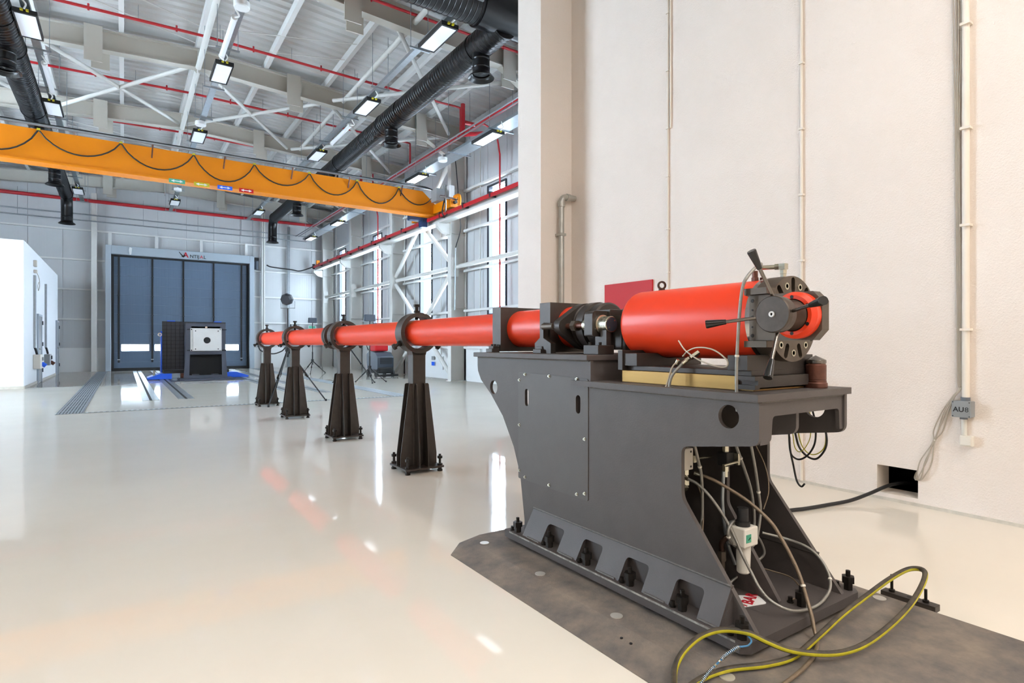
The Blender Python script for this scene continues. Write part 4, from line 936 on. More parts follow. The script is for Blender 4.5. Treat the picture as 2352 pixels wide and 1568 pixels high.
# ---- the long red tube
t = thing('launch_tube', 'long glossy orange-red tube running level through the four pipe stands', 'tube', (AXX, 7.0, AXZ))
def red_sec(y0, y1, r, e=0.004): return MB().lathe((AXX, y0, AXZ), (0, 1, 0), [(0, 0.0001), (0, r - e), (e * 0.4, r - e * 0.3), (e * 1.4, r), (y1 - y0 - e, r), (y1 - y0, r - e), (y1 - y0, 0.0001)], 48)
obj('tube_section', red_sec(3.3, 7.33, 0.1175), 'red', t)
obj('tube_section', red_sec(7.45, 11.78, 0.1175), 'red', t)
obj('breech_section', red_sec(2.60, 3.32, 0.1225, 0.012), 'red', t)
obj('coupling_flange', MB().cyl((AXX, 7.33, AXZ), (AXX, 7.385, AXZ), 0.162, n=40), 'dark', t, bev=0.003)
obj('coupling_flange', MB().cyl((AXX, 7.395, AXZ), (AXX, 7.45, AXZ), 0.166, n=40), 'dark', t, bev=0.003)
obj('muzzle_ring', MB().lathe((AXX, 11.78, AXZ), (0, 1, 0), [(0, 0.118), (0.2, 0.118), (0.26, 0.1), (0.26, 0.06), (0.1, 0.06), (0.1, 0.0001)], 36), 'chrome', t)
# ---- coupling with hydraulic cylinders between tube and vessel
t = thing('breech_coupling', 'black steel lock yoke with bright zinc cylinders between tube and vessel', 'coupling', (AXX, 2.4, 1.106))
def loz(y0, y1, ear, r_ear, R):
    # rounded lozenge plate with ears left and right
    pts = []
    al = math.acos((R - r_ear) / ear)
    for i in range(13): a = -al + 2 * al * i / 12; pts.append((AXX + ear + r_ear * math.cos(a), AXZ + r_ear * math.sin(a)))
    for i in range(1, 14): a = al + (PI - 2 * al) * i / 14; pts.append((AXX + R * math.cos(a), AXZ + R * math.sin(a)))
    for i in range(13): a = PI - al + 2 * al * i / 12; pts.append((AXX - ear + r_ear * math.cos(a), AXZ + r_ear * math.sin(a)))
    for i in range(1, 14): a = PI + al + (PI - 2 * al) * i / 14; pts.append((AXX + R * math.cos(a), AXZ + R * math.sin(a)))
    return MB().prism(pts, [], 'y', y0, y1)
obj('yoke_plate', loz(2.545, 2.6, 0.175, 0.042, 0.135), 'dark', t, bev=0.004)
obj('clamp_ring', MB().lathe((AXX, 2.36, AXZ), (0, 1, 0), [(0, 0.0001), (0, 0.12), (0.01, 0.13), (0.06, 0.13), (0.065, 0.118), (0.08, 0.118), (0.085, 0.136), (0.14, 0.136), (0.145, 0.122), (0.16, 0.122), (0.165, 0.132), (0.185, 0.128), (0.185, 0.0001)], 48), 'dark', t)
obj('core_block', MB().box(2.13, 2.36, 2.24, 2.36, 1.13, 1.345), 'dark', t, bev=0.004)
obj('rear_plate', MB().box(2.155, 2.43, 2.155, 2.178, 1.106, 1.345), 'dark', t, bev=0.003)
obj('bridge_plate', MB().box(2.15, 2.34, 2.178, 2.24, 1.13, 1.31), 'dark', t)
for s in (-1, 1):
    cx = AXX + s * 0.155
    pts = rpoly([(AXX + s * 0.10, 1.2), (AXX + s * 0.222, 1.2), (AXX + s * 0.222, 1.335), (AXX + s * 0.10, 1.335)], [0, 0.012, 0.03, 0], 4)
    arm = obj('cylinder_block', MB().prism(pts, [], 'y', 2.262, 2.325), 'dark', t, bev=0.003)
    cyl = obj('zinc_cylinder', MB().lathe((cx, 2.262, AXZ), (0, -1, 0), [(0, 0.052), (0.012, 0.052), (0.014, 0.045), (0.03, 0.043), (0.058, 0.042), (0.06, 0.0425), (0.072, 0.0425), (0.075, 0.04), (0.075, 0.0001)], 32), 'zinc', t)
    obj('end_face', MB().cyl((cx, 2.1865, AXZ), (cx, 2.184, AXZ), 0.0365, n=28), 'charcoal', cyl)
    for a in (0.9, 3.9): obj('screw_head', MB().cyl((cx + 0.026 * math.cos(a), 2.185, AXZ + 0.026 * math.sin(a)), (cx + 0.026 * math.cos(a), 2.182, AXZ + 0.026 * math.sin(a)), 0.004, n=8), 'zinc', cyl)
    pr2 = obj('piston_sleeve', MB().cyl((cx, 2.325, AXZ), (cx, 2.385, AXZ), 0.034, n=28), 'zinc', t)
    obj('piston_rod', MB().cyl((cx, 2.385, AXZ), (cx, 2.545, AXZ), 0.016, n=18), 'rust', t)
    obj('rod_nut', MB().hexb((cx, 2.46, AXZ), (cx, 2.495, AXZ), 0.031), 'gate', t)
    fb = obj('foot_block', MB().box(min(cx - s * 0.02, cx + s * 0.09), max(cx - s * 0.02, cx + s * 0.09), 2.19, 2.305, 1.106, 1.155), 'dark', t, bev=0.003)
    for yy in (2.21, 2.285): obj('foot_screw', MB().cyl((cx + s * 0.06, yy, 1.155), (cx + s * 0.06, yy, 1.17), 0.009, n=10), 'boltblack', fb)
    obj('foot_riser', MB().box(min(cx, cx + s * 0.03), max(cx, cx + s * 0.03), 2.195, 2.24, 1.155, 1.235), 'dark', t)

# ---- pressure vessel
t = thing('pressure_vessel', 'large orange-red cylindrical pressure vessel with an open black breech door', 'pressure vessel', (AXX, 1.75, 1.09))
RT = 0.168
prof = [(0, 0.0001), (0, RT)] + [(0.69 * i / 6, RT) for i in range(1, 6)]
for i in range(9): a = PI / 2 * i / 8; prof.append((0.69 + 0.035 * math.sin(a), RT - 0.035 * (1 - math.cos(a))))
prof.append((0.725, 0.0001))
obj('vessel_body', MB().lathe((AXX, 1.405, AXZ), (0, 1, 0), prof, 64), 'red', t)
obj('seal_ring', MB().lathe((AXX, 1.385, AXZ), (0, 1, 0), [(0, 0.0001), (0, 0.171), (0.02, 0.174), (0.02, 0.0001)], 64), 'chrome', t)
NS = 9; fh = []; bolts = []
for i in range(NS):
    a = PI / 2 + 2 * PI * i / NS; fh.append(slot2(AXX + 0.137 * math.cos(a), AXZ + 0.137 * math.sin(a), 0.026, 0.062, a - PI / 2))
    bolts.append(a + PI / NS)
fl = obj('breech_flange', MB().prism(circ(AXX, AXZ, 0.1735, 64), fh + [circ(AXX, AXZ, 0.085, 40)], 'y', 1.303, 1.385), 'gate', t)
fl.data.polygons.foreach_set('use_smooth', [False] * len(fl.data.polygons))
obj('bore', MB().lathe((AXX, 1.303, AXZ), (0, 1, 0), [(0.0, 0.085), (0.081, 0.085), (0.081, 0.0001)], 40), 'black', fl)
for a in bolts:
    x, z = AXX + 0.138 * math.cos(a), AXZ + 0.138 * math.sin(a)
    b_ = obj('socket_bolt', MB().lathe((x, 1.303, z), (0, -1, 0), [(0, 0.0145), (0.003, 0.014), (0.003, 0.0085), (-0.008, 0.0085), (-0.008, 0.0001)], 18), 'zinc', fl)
HX0 = 1.998
for z0, z1 in ((1.348, 1.372), (1.148, 1.172)):
    obj('hinge_lug', MB().prism([(HX0 - 0.02, 1.25), (HX0 + 0.035, 1.25), (2.12, 1.303), (2.16, 1.33), (2.16, 1.385), (2.07, 1.385), (HX0 - 0.02, 1.345)], [], 'z', z0, z1), 'gate', t, bev=0.002)
# the door stands open at a right angle: plate in the y-z plane, screw pointing to -x
DY = 1.14
dpoly = rpoly([(1.335, 1.174), (1.335, 1.346), (1.088, 1.346), (1.056, 1.312), (1.056, 1.210), (1.088, 1.174)], 0)
dr = obj('breech_door', MB().prism(dpoly, [], 'x', HX0, HX0 + 0.045), 'gate', t, bev=0.002)
for z, r in ((1.325, 0.0075), (1.29, 0.004), (1.262, 0.007), (1.225, 0.004), (1.192, 0.0075)):
    obj('door_screw', MB().lathe((HX0, 1.322, z), (-1, 0, 0), [(0, r), (0.0012, r * 0.9), (0.0012, 0.0001)], 14), 'boltblack', dr)
obj('red_ring', MB().lathe((HX0, DY, AXZ), (-1, 0, 0), [(0, 0.083), (0.026, 0.083), (0.043, 0.071), (0.043, 0.058), (0.0, 0.058)], 48), 'red', t)
for i in range(6):
    a = PI / 2 + i * PI / 3
    obj('ring_hole', MB().cyl((HX0 - 0.043, DY + 0.0655 * math.cos(a) * 0.98, AXZ + 0.0655 * math.sin(a) * 0.98), (HX0 - 0.0438, DY + 0.0655 * math.cos(a) * 0.98, AXZ + 0.0655 * math.sin(a) * 0.98), 0.0065, n=14), 'black', t)
sc_ = [(0, 0.0001)]
for i in range(26): sc_ += [(0.003 + i * 0.005, 0.0545), (0.0055 + i * 0.005, 0.0525)]
sc_ += [(0.134, 0.054), (0.134, 0.0001)]
obj('door_screw_thread', MB().lathe((HX0, DY, AXZ), (-1, 0, 0), sc_, 40), 'brown', t)
hb = obj('screw_hub', MB().lathe((1.882, DY, AXZ), (-1, 0, 0), [(0, 0.0001), (0, 0.058), (0.003, 0.0625), (0.03, 0.064), (0.045, 0.063), (0.048, 0.060), (0.048, 0.0001)], 56), 'hub', t)
obj('centre_bush', MB().lathe((1.834, DY, AXZ), (-1, 0, 0), [(0, 0.0105), (0.004, 0.01), (0.004, 0.0045), (-0.004, 0.0045), (-0.004, 0.0001)], 24), 'tplate', hb)
for a in (PI / 2, PI, 3 * PI / 2, 0.0):
    a2 = a - math.radians(8)
    dy, dz = math.cos(a2), math.sin(a2)
    p0 = Vector((1.857, DY + 0.058 * dy, AXZ + 0.058 * dz)); p1 = Vector((1.762, DY + 0.216 * dy, AXZ + 0.216 * dz))
    h = obj('handle_rod', MB().cyl(p0, p0.lerp(p1, 0.72), 0.0062, n=14), 'rod', t)
    d = (p1 - p0).normalized(); q0 = p0.lerp(p1, 0.62); Lk = (p1 - q0).length
    obj('handle_grip', MB().lathe(q0, d, [(0, 0.0001), (0, 0.009), (Lk * 0.5, 0.0125), (Lk * 0.93, 0.0155), (Lk, 0.0145), (Lk, 0.0001)], 22), 'plastic', h)
# lifting eye at the far end, fittings at the near end
obj('lifting_eye', MB().cyl((AXX, 1.99, AXZ + RT - 0.002), (AXX, 1.99, AXZ + RT + 0.006), 0.016, n=16).lathe((AXX - 0.0, 1.99, AXZ + RT + 0.025), (0.5, 0.85, 0), [(-0.005, 0.013), (0.005, 0.013), (0.005, 0.022), (-0.005, 0.022)], 22, closed=True), 'brown', t)
vz = AXZ + RT
f1 = obj('relief_fitting', MB().hexb((AXX - 0.02, 1.46, vz - 0.004), (AXX - 0.02, 1.46, vz + 0.012), 0.016).cyl((AXX - 0.02, 1.46, vz), (AXX - 0.02, 1.46, vz + 0.04), 0.012, n=14).cyl((AXX + 0.005, 1.44, vz), (AXX + 0.005, 1.44, vz + 0.012), 0.012, n=10), 'rust', t)
obj('elbow_fitting', MB().hexb((AXX, 1.345, vz - 0.004), (AXX, 1.345, vz + 0.016), 0.0125).hexb((AXX, 1.345, vz + 0.018), (AXX, 1.345, vz + 0.034), 0.0145).box(AXX - 0.013, AXX + 0.013, 1.332, 1.358, vz + 0.036, vz + 0.06).hexb((AXX, 1.36, vz + 0.049), (AXX - 0.005, 1.378, vz + 0.049), 0.0135).cyl((AXX - 0.005, 1.378, vz + 0.049), (AXX - 0.03, 1.43, vz + 0.05), 0.0095, n=12), 'zinc', t)
obj('drain_fitting', MB().hexb((2.03, 1.64, 1.10), (2.06, 1.62, 1.125), 0.012).hexb((2.015, 1.655, 1.087), (2.028, 1.645, 1.098), 0.0105), 'zinc', t)
obj('hose_clip', MB().cyl((2.0, 1.69, 1.075), (2.0, 1.68, 1.092), 0.009, n=12), 'zinc', t)

# ---- cradle, brass slab
t = thing('vessel_cradle', 'dark steel cradle with saddle blocks under the red pressure vessel', 'cradle', (AXX, 1.7, 1.035))
obj('cradle_slab', MB().box(2.035, 2.455, 1.35, 2.05, 1.034, 1.056), 'dark', t, bev=0.002)
def saddle(y0, y1, x0, zt):
    arc = [(AXX + 0.172 * math.cos(a), AXZ + 0.172 * math.sin(a)) for a in [PI + 0.95 + (PI - 1.9) * i / 14 for i in range(15)]]
    pts = [(x0, 1.056), (x0, zt), (AXX - math.sqrt(max(0.0, 0.172 ** 2 - (zt - AXZ) ** 2)), zt)]
    arc = [p for p in arc if p[1] < zt - 0.002]
    pts += arc + [(2 * AXX - pts[2][0], zt), (2 * AXX - x0, zt), (2 * AXX - x0, 1.056)]
    return MB().prism(pts, [], 'y', y0, y1)
obj('saddle_block', saddle(1.935, 2.018, 2.01, 1.116), 'dark', t, bev=0.002)
obj('saddle_block', saddle(1.352, 1.44, 2.01, 1.116), 'dark', t, bev=0.002)
obj('end_plate', MB().box(2.0, 2.49, 2.019, 2.05, 1.034, 1.13), 'dark', t, bev=0.002)
obj('front_base', MB().prism([(2.02, 0.982), (2.05, 0.982), (2.05, 0.99), (2.44, 0.99), (2.44, 0.982), (2.47, 0.982), (2.47, 1.034), (2.02, 1.034), (2.02, 1.018), (2.04, 1.018), (2.04, 1.0), (2.02, 1.0)], [], 'y', 1.325, 1.41), 'dark', t)
t = thing('brass_slab', 'polished brass slide slab lying on the grey bench table', 'slab', (AXX, 1.7, 0.975))
obj('slab', MB().box(2.028, 2.462, 1.41, 2.05, 0.976, 1.033), 'brass', t, bev=0.002)
obj('slide_lip', MB().box(2.04, 2.47, 1.345, 1.41, 0.976, 0.982).box(2.44, 2.475, 1.38, 1.41, 0.982, 1.03), 'brass', t)
# rusty plug
t = thing('steel_plug', 'rusty brown cylindrical plug with a bright pointed cap on the bench corner', 'plug', (2.44, 1.317, 0.975))
obj('plug_body', MB().lathe((2.44, 1.317, 0.975), (0, 0, 1), [(0, 0.0001), (0, 0.044), (0.004, 0.0455), (0.02, 0.0455), (0.025, 0.041), (0.03, 0.042), (0.033, 0.0395), (0.036, 0.041), (0.096, 0.041), (0.1, 0.038), (0.103, 0.038), (0.103, 0.0001)], 40), 'rust', t)
obj('plug_cap', MB().lathe((2.44, 1.317, 1.078), (0, 0, 1), [(0, 0.0001), (0, 0.039), (0.003, 0.041), (0.013, 0.041), (0.016, 0.039), (0.026, 0.018), (0.034, 0.0001)], 40), 'rod', t)

# ---- pipe stands
st = thing('pipe_stand', 's', 'pipe stand', (0, 0, 0), 'dark steel pipe stands', False)
bpz = 0.052
obj('base_plate', MB().prism(rpoly([(-0.19, -0.19), (0.19, -0.19), (0.19, 0.19), (-0.19, 0.19)], 0.015, 3), [], 'z', bpz - 0.016, bpz), 'dark', st)
obj('post', MB().box(-0.063, 0.063, -0.058, 0.058, bpz, 1.12), 'dark', st, bev=0.006)
def gus(w0, w1, s):  # side gusset outline
    return [(s * w0, bpz), (s * w1, bpz), (s * w1, bpz + 0.1), (s * (w0 + 0.035), 0.79), (s * (w0 + 0.025), 0.8), (s * w0, 0.8)]
for s in (-1, 1):
    for y in (-0.05, 0.042): obj('gusset', MB().prism(gus(0.063, 0.178, s), [], 'y', y, y + 0.008), 'dark', st)
    for x in (-0.045, 0.037): obj('gusset', MB().prism(gus(0.058, 0.165, s), [], 'x', x, x + 0.008), 'dark', st)
rg = MB().lathe((0, -0.07, AXZ), (0, 1, 0), [(0, 0.149), (0.14, 0.149), (0.14, 0.185), (0, 0.185)], 56, closed=True)
ro = obj('ring', rg, 'dark', st)
obj('split_line', MB().box(-0.1855, -0.148, -0.0705, 0.0705, AXZ - 0.0012, AXZ + 0.0012).box(0.148, 0.1855, -0.0705, 0.0705, AXZ - 0.0012, AXZ + 0.0012), 'black', ro)
obj('saddle', MB().prism([(-0.063, 1.06), (0.063, 1.06), (0.075, 1.1), (-0.075, 1.1)], [], 'y', -0.058, 0.058), 'dark', st)
for a in (90, 210, 330):
    r = math.radians(a); u = Vector((math.cos(r), 0, math.sin(r))); c = Vector((0, 0, AXZ))
    b_ = obj('adjusting_bolt', MB().cyl(c + u * 0.122, c + u * 0.24, 0.0165, n=16), 'boltblack', st)
    obj('lock_nut', MB().hexb(c + u * 0.186, c + u * 0.206, 0.028), 'boltblack', b_)
    obj('bolt_head', MB().hexb(c + u * 0.24, c + u * 0.264, 0.03), 'boltblack', b_)
    obj('tip', MB().cyl(c + u * 0.1175, c + u * 0.124, 0.01, n=12), 'chrome', b_)
for sx in (-1, 1):
    for sy in (-1, 1):
        x, y = sx * 0.158, sy * 0.158
        b_ = obj('levelling_bolt', MB().cyl((x, y, 0.012), (x, y, 0.155), 0.0115, n=14), 'boltblack', st)
        obj('foot_pad', MB().cyl((x, y, 0.0), (x, y, 0.018), 0.024, n=16).cyl((x, y, 0.018), (x, y, 0.036), 0.018, n=16), 'boltblack', b_)
        obj('lower_nut', MB().hexb((x, y, bpz), (x, y, bpz + 0.018), 0.024), 'boltblack', b_)
        obj('upper_nut', MB().hexb((x, y, 0.115), (x, y, 0.138), 0.023), 'boltblack', b_)
labs = ['dark steel pipe stand nearest the bench, under the front of the red tube', 'dark steel pipe stand second from the bench, beside the black tube coupling', 'dark steel pipe stand third from the bench', 'dark steel pipe stand farthest from the bench, at the muzzle']
for i, y in enumerate((4.92, 7.06, 9.5, 11.66)):
    if i == 0: st.location = (AXX, y, 0); st['label'] = labs[0]
    else: dup(st, (AXX, y, 0), labs[i])

# ---- hoses and cables
def hose(name, pts, r, m, label, cat='hose', k=7, n=10, ends=None, endr=1.5, clips=()):
    P = cr(pts, k); t = thing(name, label, cat, tuple(pts[-1]))
    obj('hose_line', MB().tube(P, r, n), m, t)
    for q in (ends if ends is not None else (0,)):
        a, b = (P[0], P[min(3, len(P) - 1)]) if q == 0 else (P[-1], P[-min(4, len(P))])
        obj('end_fitting', MB().cyl(a, a + (b - a).normalized() * r * 4, r * endr, n=12), 'zinc', t)
    for i in clips:
        c = P[int(i * (len(P) - 1))]; d = (P[min(len(P) - 1, int(i * (len(P) - 1)) + 1)] - c)
        if d.length > 1e-6: obj('cable_tie', MB().cyl(c - d.normalized() * 0.004, c + d.normalized() * 0.004, r * 1.35, n=10), 'offwhite', t)
    return t
hose('pressure_hose', [(2.026, 1.62, 0.75), (2.056, 1.62, 0.661), (2.079, 1.62, 0.585), (2.085, 1.62, 0.469), (2.079, 1.62, 0.386), (2.06, 1.63, 0.3), (2.04, 1.66, 0.2)], 0.0066, 'hosegrey', 'grey braided hose hanging straight down at the left of the bench opening', clips=(0.25,))
hose('pressure_hose', [(2.20, 1.55, 0.78), (2.221, 1.55, 0.72), (2.282, 1.55, 0.608), (2.328, 1.55, 0.515), (2.35, 1.55, 0.43), (2.356, 1.55, 0.36), (2.346, 1.55, 0.276), (2.291, 1.55, 0.168), (2.195, 1.56, 0.12)], 0.0066, 'hosegrey', 'grey braided hose sweeping down the middle of the bench opening to the base', clips=(0.2,))
hose('pressure_hose', [(2.235, 1.50, 0.8), (2.257, 1.50, 0.721), (2.289, 1.50, 0.613), (2.315, 1.50, 0.496), (2.326, 1.50, 0.42), (2.301, 1.50, 0.315), (2.258, 1.50, 0.279), (2.205, 1.50, 0.279), (2.129, 1.50, 0.318), (2.095, 1.50, 0.367), (2.118, 1.50, 0.405), (2.175, 1.51, 0.406), (2.246, 1.52, 0.379), (2.313, 1.53, 0.338), (2.376, 1.53, 0.271), (2.401, 1.53, 0.214), (2.37, 1.55, 0.175)], 0.0062, 'hosegrey', 'grey braided hose coiled in one round loop inside the bench', clips=(0.18, 0.55))
hose('pressure_hose', [(2.082, 1.66, 0.593), (2.113, 1.6, 0.577), (2.168, 1.55, 0.537), (2.223, 1.48, 0.48), (2.242, 1.4, 0.418), (2.249, 1.36, 0.365), (2.254, 1.32, 0.301), (2.251, 1.28, 0.233), (2.234, 1.24, 0.155), (2.212, 1.21, 0.11), (2.191, 1.185, 0.06), (2.168, 1.163, 0.045), (2.07, 1.118, 0.045), (1.957, 1.092, 0.045), (1.839, 1.078, 0.045), (1.60, 1.06, 0.045)], 0.0072, 'hosebrown', 'brown braided hose running out over the front of the bench base', clips=(0.5,))
hose('pressure_hose', [(2.03, 1.68, 0.58), (2.05, 1.62, 0.558), (2.07, 1.57, 0.512), (2.101, 1.52, 0.429), (2.118, 1.48, 0.349), (2.12, 1.45, 0.292), (2.129, 1.41, 0.221), (2.119, 1.37, 0.18), (2.114, 1.32, 0.15), (2.145, 1.27, 0.126), (2.228, 1.255, 0.106), (2.333, 1.25, 0.104), (2.417, 1.255, 0.124), (2.469, 1.27, 0.149), (2.506, 1.3, 0.184), (2.515, 1.34, 0.229), (2.515, 1.4, 0.261), (2.49, 1.48, 0.278), (2.416, 1.55, 0.3)], 0.0062, 'hosegrey', 'long grey braided hose making the widest loop at the front of the bench base', clips=(0.75,))
hose('pressure_hose', [(2.215, 1.43, 1.48), (2.13, 1.37, 1.483), (2.04, 1.33, 1.462), (1.98, 1.33, 1.42), (1.965, 1.342, 1.376), (1.96, 1.352, 1.277), (1.96, 1.36, 1.16), (1.96, 1.365, 1.059), (1.961, 1.365, 0.975), (1.965, 1.365, 0.90)], 0.0062, 'hosegrey', 'grey braided hose arching over the vessel flange and down through the table slot', clips=(0.72,))
hose('pressure_hose', [(2.02, 1.65, 1.09), (2.0, 1.665, 1.069), (1.975, 1.693, 1.023), (1.965, 1.70, 0.974), (1.964, 1.70, 0.90)], 0.0062, 'hosegrey', 'short grey braided hose below the vessel entering the left table slot', ends=(0,))
hose('sensor_wire', [(1.99, 1.67, 1.175), (1.98, 1.624, 1.132), (1.975, 1.546, 1.092), (1.98, 1.461, 1.069), (1.985, 1.425, 1.074), (1.98, 1.425, 1.1), (1.975, 1.482, 1.137), (1.975, 1.557, 1.146), (1.98, 1.612, 1.131), (1.99, 1.647, 1.108)], 0.003, 'wire', 'thin pale wire bent in an open loop against the lower side of the vessel', 'wire', ends=())
hose('sensor_wire', [(2.0, 1.675, 1.09), (1.985, 1.7, 1.06), (1.975, 1.715, 1.0), (1.962, 1.72, 0.96), (1.962, 1.72, 0.9)], 0.0035, 'greycable', 'thin beige wire beside the short hose below the vessel', 'wire', ends=())
hose('sensor_wire', [(2.07, 1.64, 0.56), (2.1, 1.64, 0.5), (2.09, 1.62, 0.42), (2.06, 1.6, 0.36)], 0.0035, 'hosebrown', 'thin brown wire hanging beside the straight grey hose inside the bench', 'wire', ends=())
hose('sensor_wire', [(2.37, 1.6, 0.15), (2.42, 1.5, 0.14), (2.44, 1.42, 0.13), (2.38, 1.34, 0.105), (2.3, 1.34, 0.1)], 0.003, 'hosebrown', 'thin brown wire curling over the bench base behind the middle rib', 'wire', ends=())
hose('sensor_wire', [(2.42, 1.6, 0.72), (2.44, 1.55, 0.6), (2.42, 1.52, 0.5), (2.38, 1.52, 0.42)], 0.003, 'hosebrown', 'thin brown wire close to the far side plate inside the bench', 'wire', ends=())
hose('cable', [(2.46, 1.45, 1.02), (2.49, 1.43, 0.99), (2.52, 1.43, 0.96), (2.52, 1.45, 0.91)], 0.013, 'rubber', 'thick black cable dropping through the right table slot behind the plug', 'cable', ends=())
hose('cable', [(2.44, 1.37, 1.08), (2.48, 1.40, 1.0), (2.515, 1.41, 0.96), (2.52, 1.42, 0.91)], 0.009, 'rubber', 'thin black cable beside the thick one at the right table slot', 'cable', ends=())
c1 = [(2.62, 1.543, 0.79), (2.62, 1.536, 0.658), (2.62, 1.512, 0.624), (2.62, 1.478, 0.626), (2.62, 1.44, 0.661), (2.62, 1.416, 0.717), (2.61, 1.41, 0.80), (2.585, 1.412, 0.87)]
hose('coiled_cable', c1, 0.0042, 'rubber', 'black cable in a short hanging loop under the bench nose', 'cable', ends=())
hose('coiled_cable', [(2.63, 1.53, 0.80), (2.64, 1.52, 0.73), (2.64, 1.502, 0.674), (2.64, 1.464, 0.638), (2.64, 1.422, 0.633), (2.64, 1.386, 0.675), (2.64, 1.374, 0.725), (2.63, 1.38, 0.80)], 0.0046, 'rubber', 'black cable in the widest hanging loop under the bench nose', 'cable', ends=())
hose('coiled_cable', [(2.65, 1.52, 0.80), (2.66, 1.518, 0.737), (2.66, 1.501, 0.681), (2.66, 1.467, 0.648), (2.66, 1.425, 0.655), (2.66, 1.392, 0.70), (2.65, 1.385, 0.80)], 0.0024, 'yellow', 'yellow wire looped together with the wide black cable under the bench nose', 'wire', ends=())
hose('coiled_cable', [(2.62, 1.53, 0.80), (2.63, 1.527, 0.722), (2.63, 1.518, 0.673), (2.63, 1.497, 0.655), (2.63, 1.467, 0.68), (2.62, 1.438, 0.742), (2.60, 1.43, 0.85)], 0.002, 'yellow', 'yellow wire in the smaller loop under the bench nose', 'wire', ends=())
hose('coiled_cable', [(2.63, 1.545, 0.72), (2.65, 1.552, 0.649), (2.65, 1.539, 0.591), (2.65, 1.521, 0.514), (2.65, 1.499, 0.489), (2.65, 1.482, 0.505)], 0.0044, 'rubber', 'black cable end drooping lowest below the bench nose', 'cable', ends=())
hose('floor_cable', [(2.75, 2.3, 0.014), (3.2, 2.32, 0.014), (3.753, 2.246, 0.014), (3.938, 2.197, 0.015), (4.153, 2.159, 0.016), (4.35, 2.1, 0.03), (4.55, 2.06, 0.06), (4.75, 2.01, 0.105), (4.95, 1.99, 0.1), (5.2, 1.98, 0.05)], 0.013, 'rubber', 'thick black cable lying on the floor and entering the wall niche', 'cable', ends=())
YH = [(1.40, 1.20, 0.045), (1.555, 1.243, 0.045), (1.707, 1.233, 0.046), (1.854, 1.173, 0.046), (1.984, 1.147, 0.048), (2.174, 1.162, 0.06), (2.386, 1.18, 0.08), (2.595, 1.186, 0.1), (2.80, 1.187, 0.122), (2.93, 1.165, 0.145), (2.955, 1.12, 0.155), (2.90, 1.085, 0.15), (2.791, 1.065, 0.12), (2.618, 1.04, 0.1), (2.42, 1.028, 0.08), (2.24, 1.031, 0.065), (2.12, 1.056, 0.06), (2.023, 1.097, 0.068), (1.949, 1.15, 0.08), (1.895, 1.199, 0.104), (1.856, 1.251, 0.125), (1.809, 1.317, 0.12), (1.724, 1.345, 0.11), (1.634, 1.349, 0.08), (1.564, 1.329, 0.05), (1.481, 1.264, 0.045)]
P = cr(YH, 7)
t = thing('air_hose', 'thick black air hose with a yellow stripe looping over the floor plate', 'hose', (2.2, 1.15, 0.03))
obj('hose_line', MB().tube(P, 0.0108, 12), 'hoseblack', t)
# the raised yellow stripe follows one side of the hose
sv = []; sf = []; sm_ = MB()
off = [Vector((-0.35, -0.8, -0.05)).normalized()] * len(P)
pts = []
for i, p in enumerate(P):
    d = (P[min(i + 1, len(P) - 1)] - P[max(i - 1, 0)]).normalized(); o = off[i] - d * off[i].dot(d); o.normalize()
    s_ = d.cross(o)
    for k in range(5):
        a = (k - 2) * 0.27; v = o * math.cos(a) + s_ * math.sin(a); sv.append(p + v * 0.0113)
for i in range(len(P) - 1):
    for k in range(4): sf.append((i * 5 + k, i * 5 + k + 1, i * 5 + 6 + k, i * 5 + 5 + k))
sm_.add(sv, sf, True); obj('yellow_band', sm_, 'yellow', t)
# whip check
t = thing('safety_cable', 'blue safety cable with coil springs tied to the front corner of the bench', 'cable', (1.7, 1.21, 0.1))
W = cr([(1.875, 1.285, 0.115), (1.846, 1.227, 0.112), (1.80, 1.206, 0.115), (1.765, 1.206, 0.12), (1.742, 1.21, 0.122), (1.689, 1.216, 0.11), (1.663, 1.225, 0.09), (1.634, 1.237, 0.065), (1.587, 1.235, 0.046), (1.5, 1.21, 0.04)], 10)
obj('cord', MB().tube(W, 0.0032, 6), 'bluecord', t)
for i0, i1 in ((38, 56), (66, 84)):
    cp = []
    for i in range(i0 * 6, i1 * 6):
        j = i / 6; k = int(j); f = j - k; p = W[k].lerp(W[min(k + 1, len(W) - 1)], f); d, a, b = frame(W[min(k + 1, len(W) - 1)] - W[k])
        ang = i * 2 * PI / 12 * 1.6; cp.append(p + (a * math.cos(ang) + b * math.sin(ang)) * 0.0065)
    obj('coil_spring', MB().tube(cp, 0.0014, 5), 'chrome', t)
for i in (58, 63): obj('ferrule', MB().cyl(W[i], W[i + 2], 0.0055, n=10), 'zinc', t)

# ---- valves and regulator in the bench
t = thing('ball_valve', 'cream hydraulic ball valve with a bright lever at the left of the bench opening', 'valve', (2.06, 1.7, 0.65))
obj('valve_body', MB().box(2.015, 2.075, 1.66, 1.72, 0.61, 0.705), 'offwhite', t, bev=0.004)
for z in (0.69, 0.625): obj('body_screw', MB().cyl((2.058, 1.6595, z), (2.058, 1.6585, z), 0.005, n=10), 'black', t)
obj('lever', MB().cyl((2.075, 1.67, 0.655), (2.2, 1.66, 0.652), 0.006, n=10).box(2.075, 2.09, 1.655, 1.685, 0.64, 0.67), 'zinc', t)
obj('lower_fitting', MB().hexb((2.06, 1.69, 0.61), (2.06, 1.69, 0.585), 0.017).cyl((2.06, 1.69, 0.585), (2.06, 1.69, 0.57), 0.013, n=12).hexb((2.06, 1.69, 0.57), (2.06, 1.69, 0.54), 0.019).hexb((2.06, 1.69, 0.53), (2.03, 1.69, 0.53), 0.018), 'zinc', t)
obj('upper_fitting', MB().hexb((2.045, 1.69, 0.705), (2.045, 1.69, 0.74), 0.017), 'zinc', t)
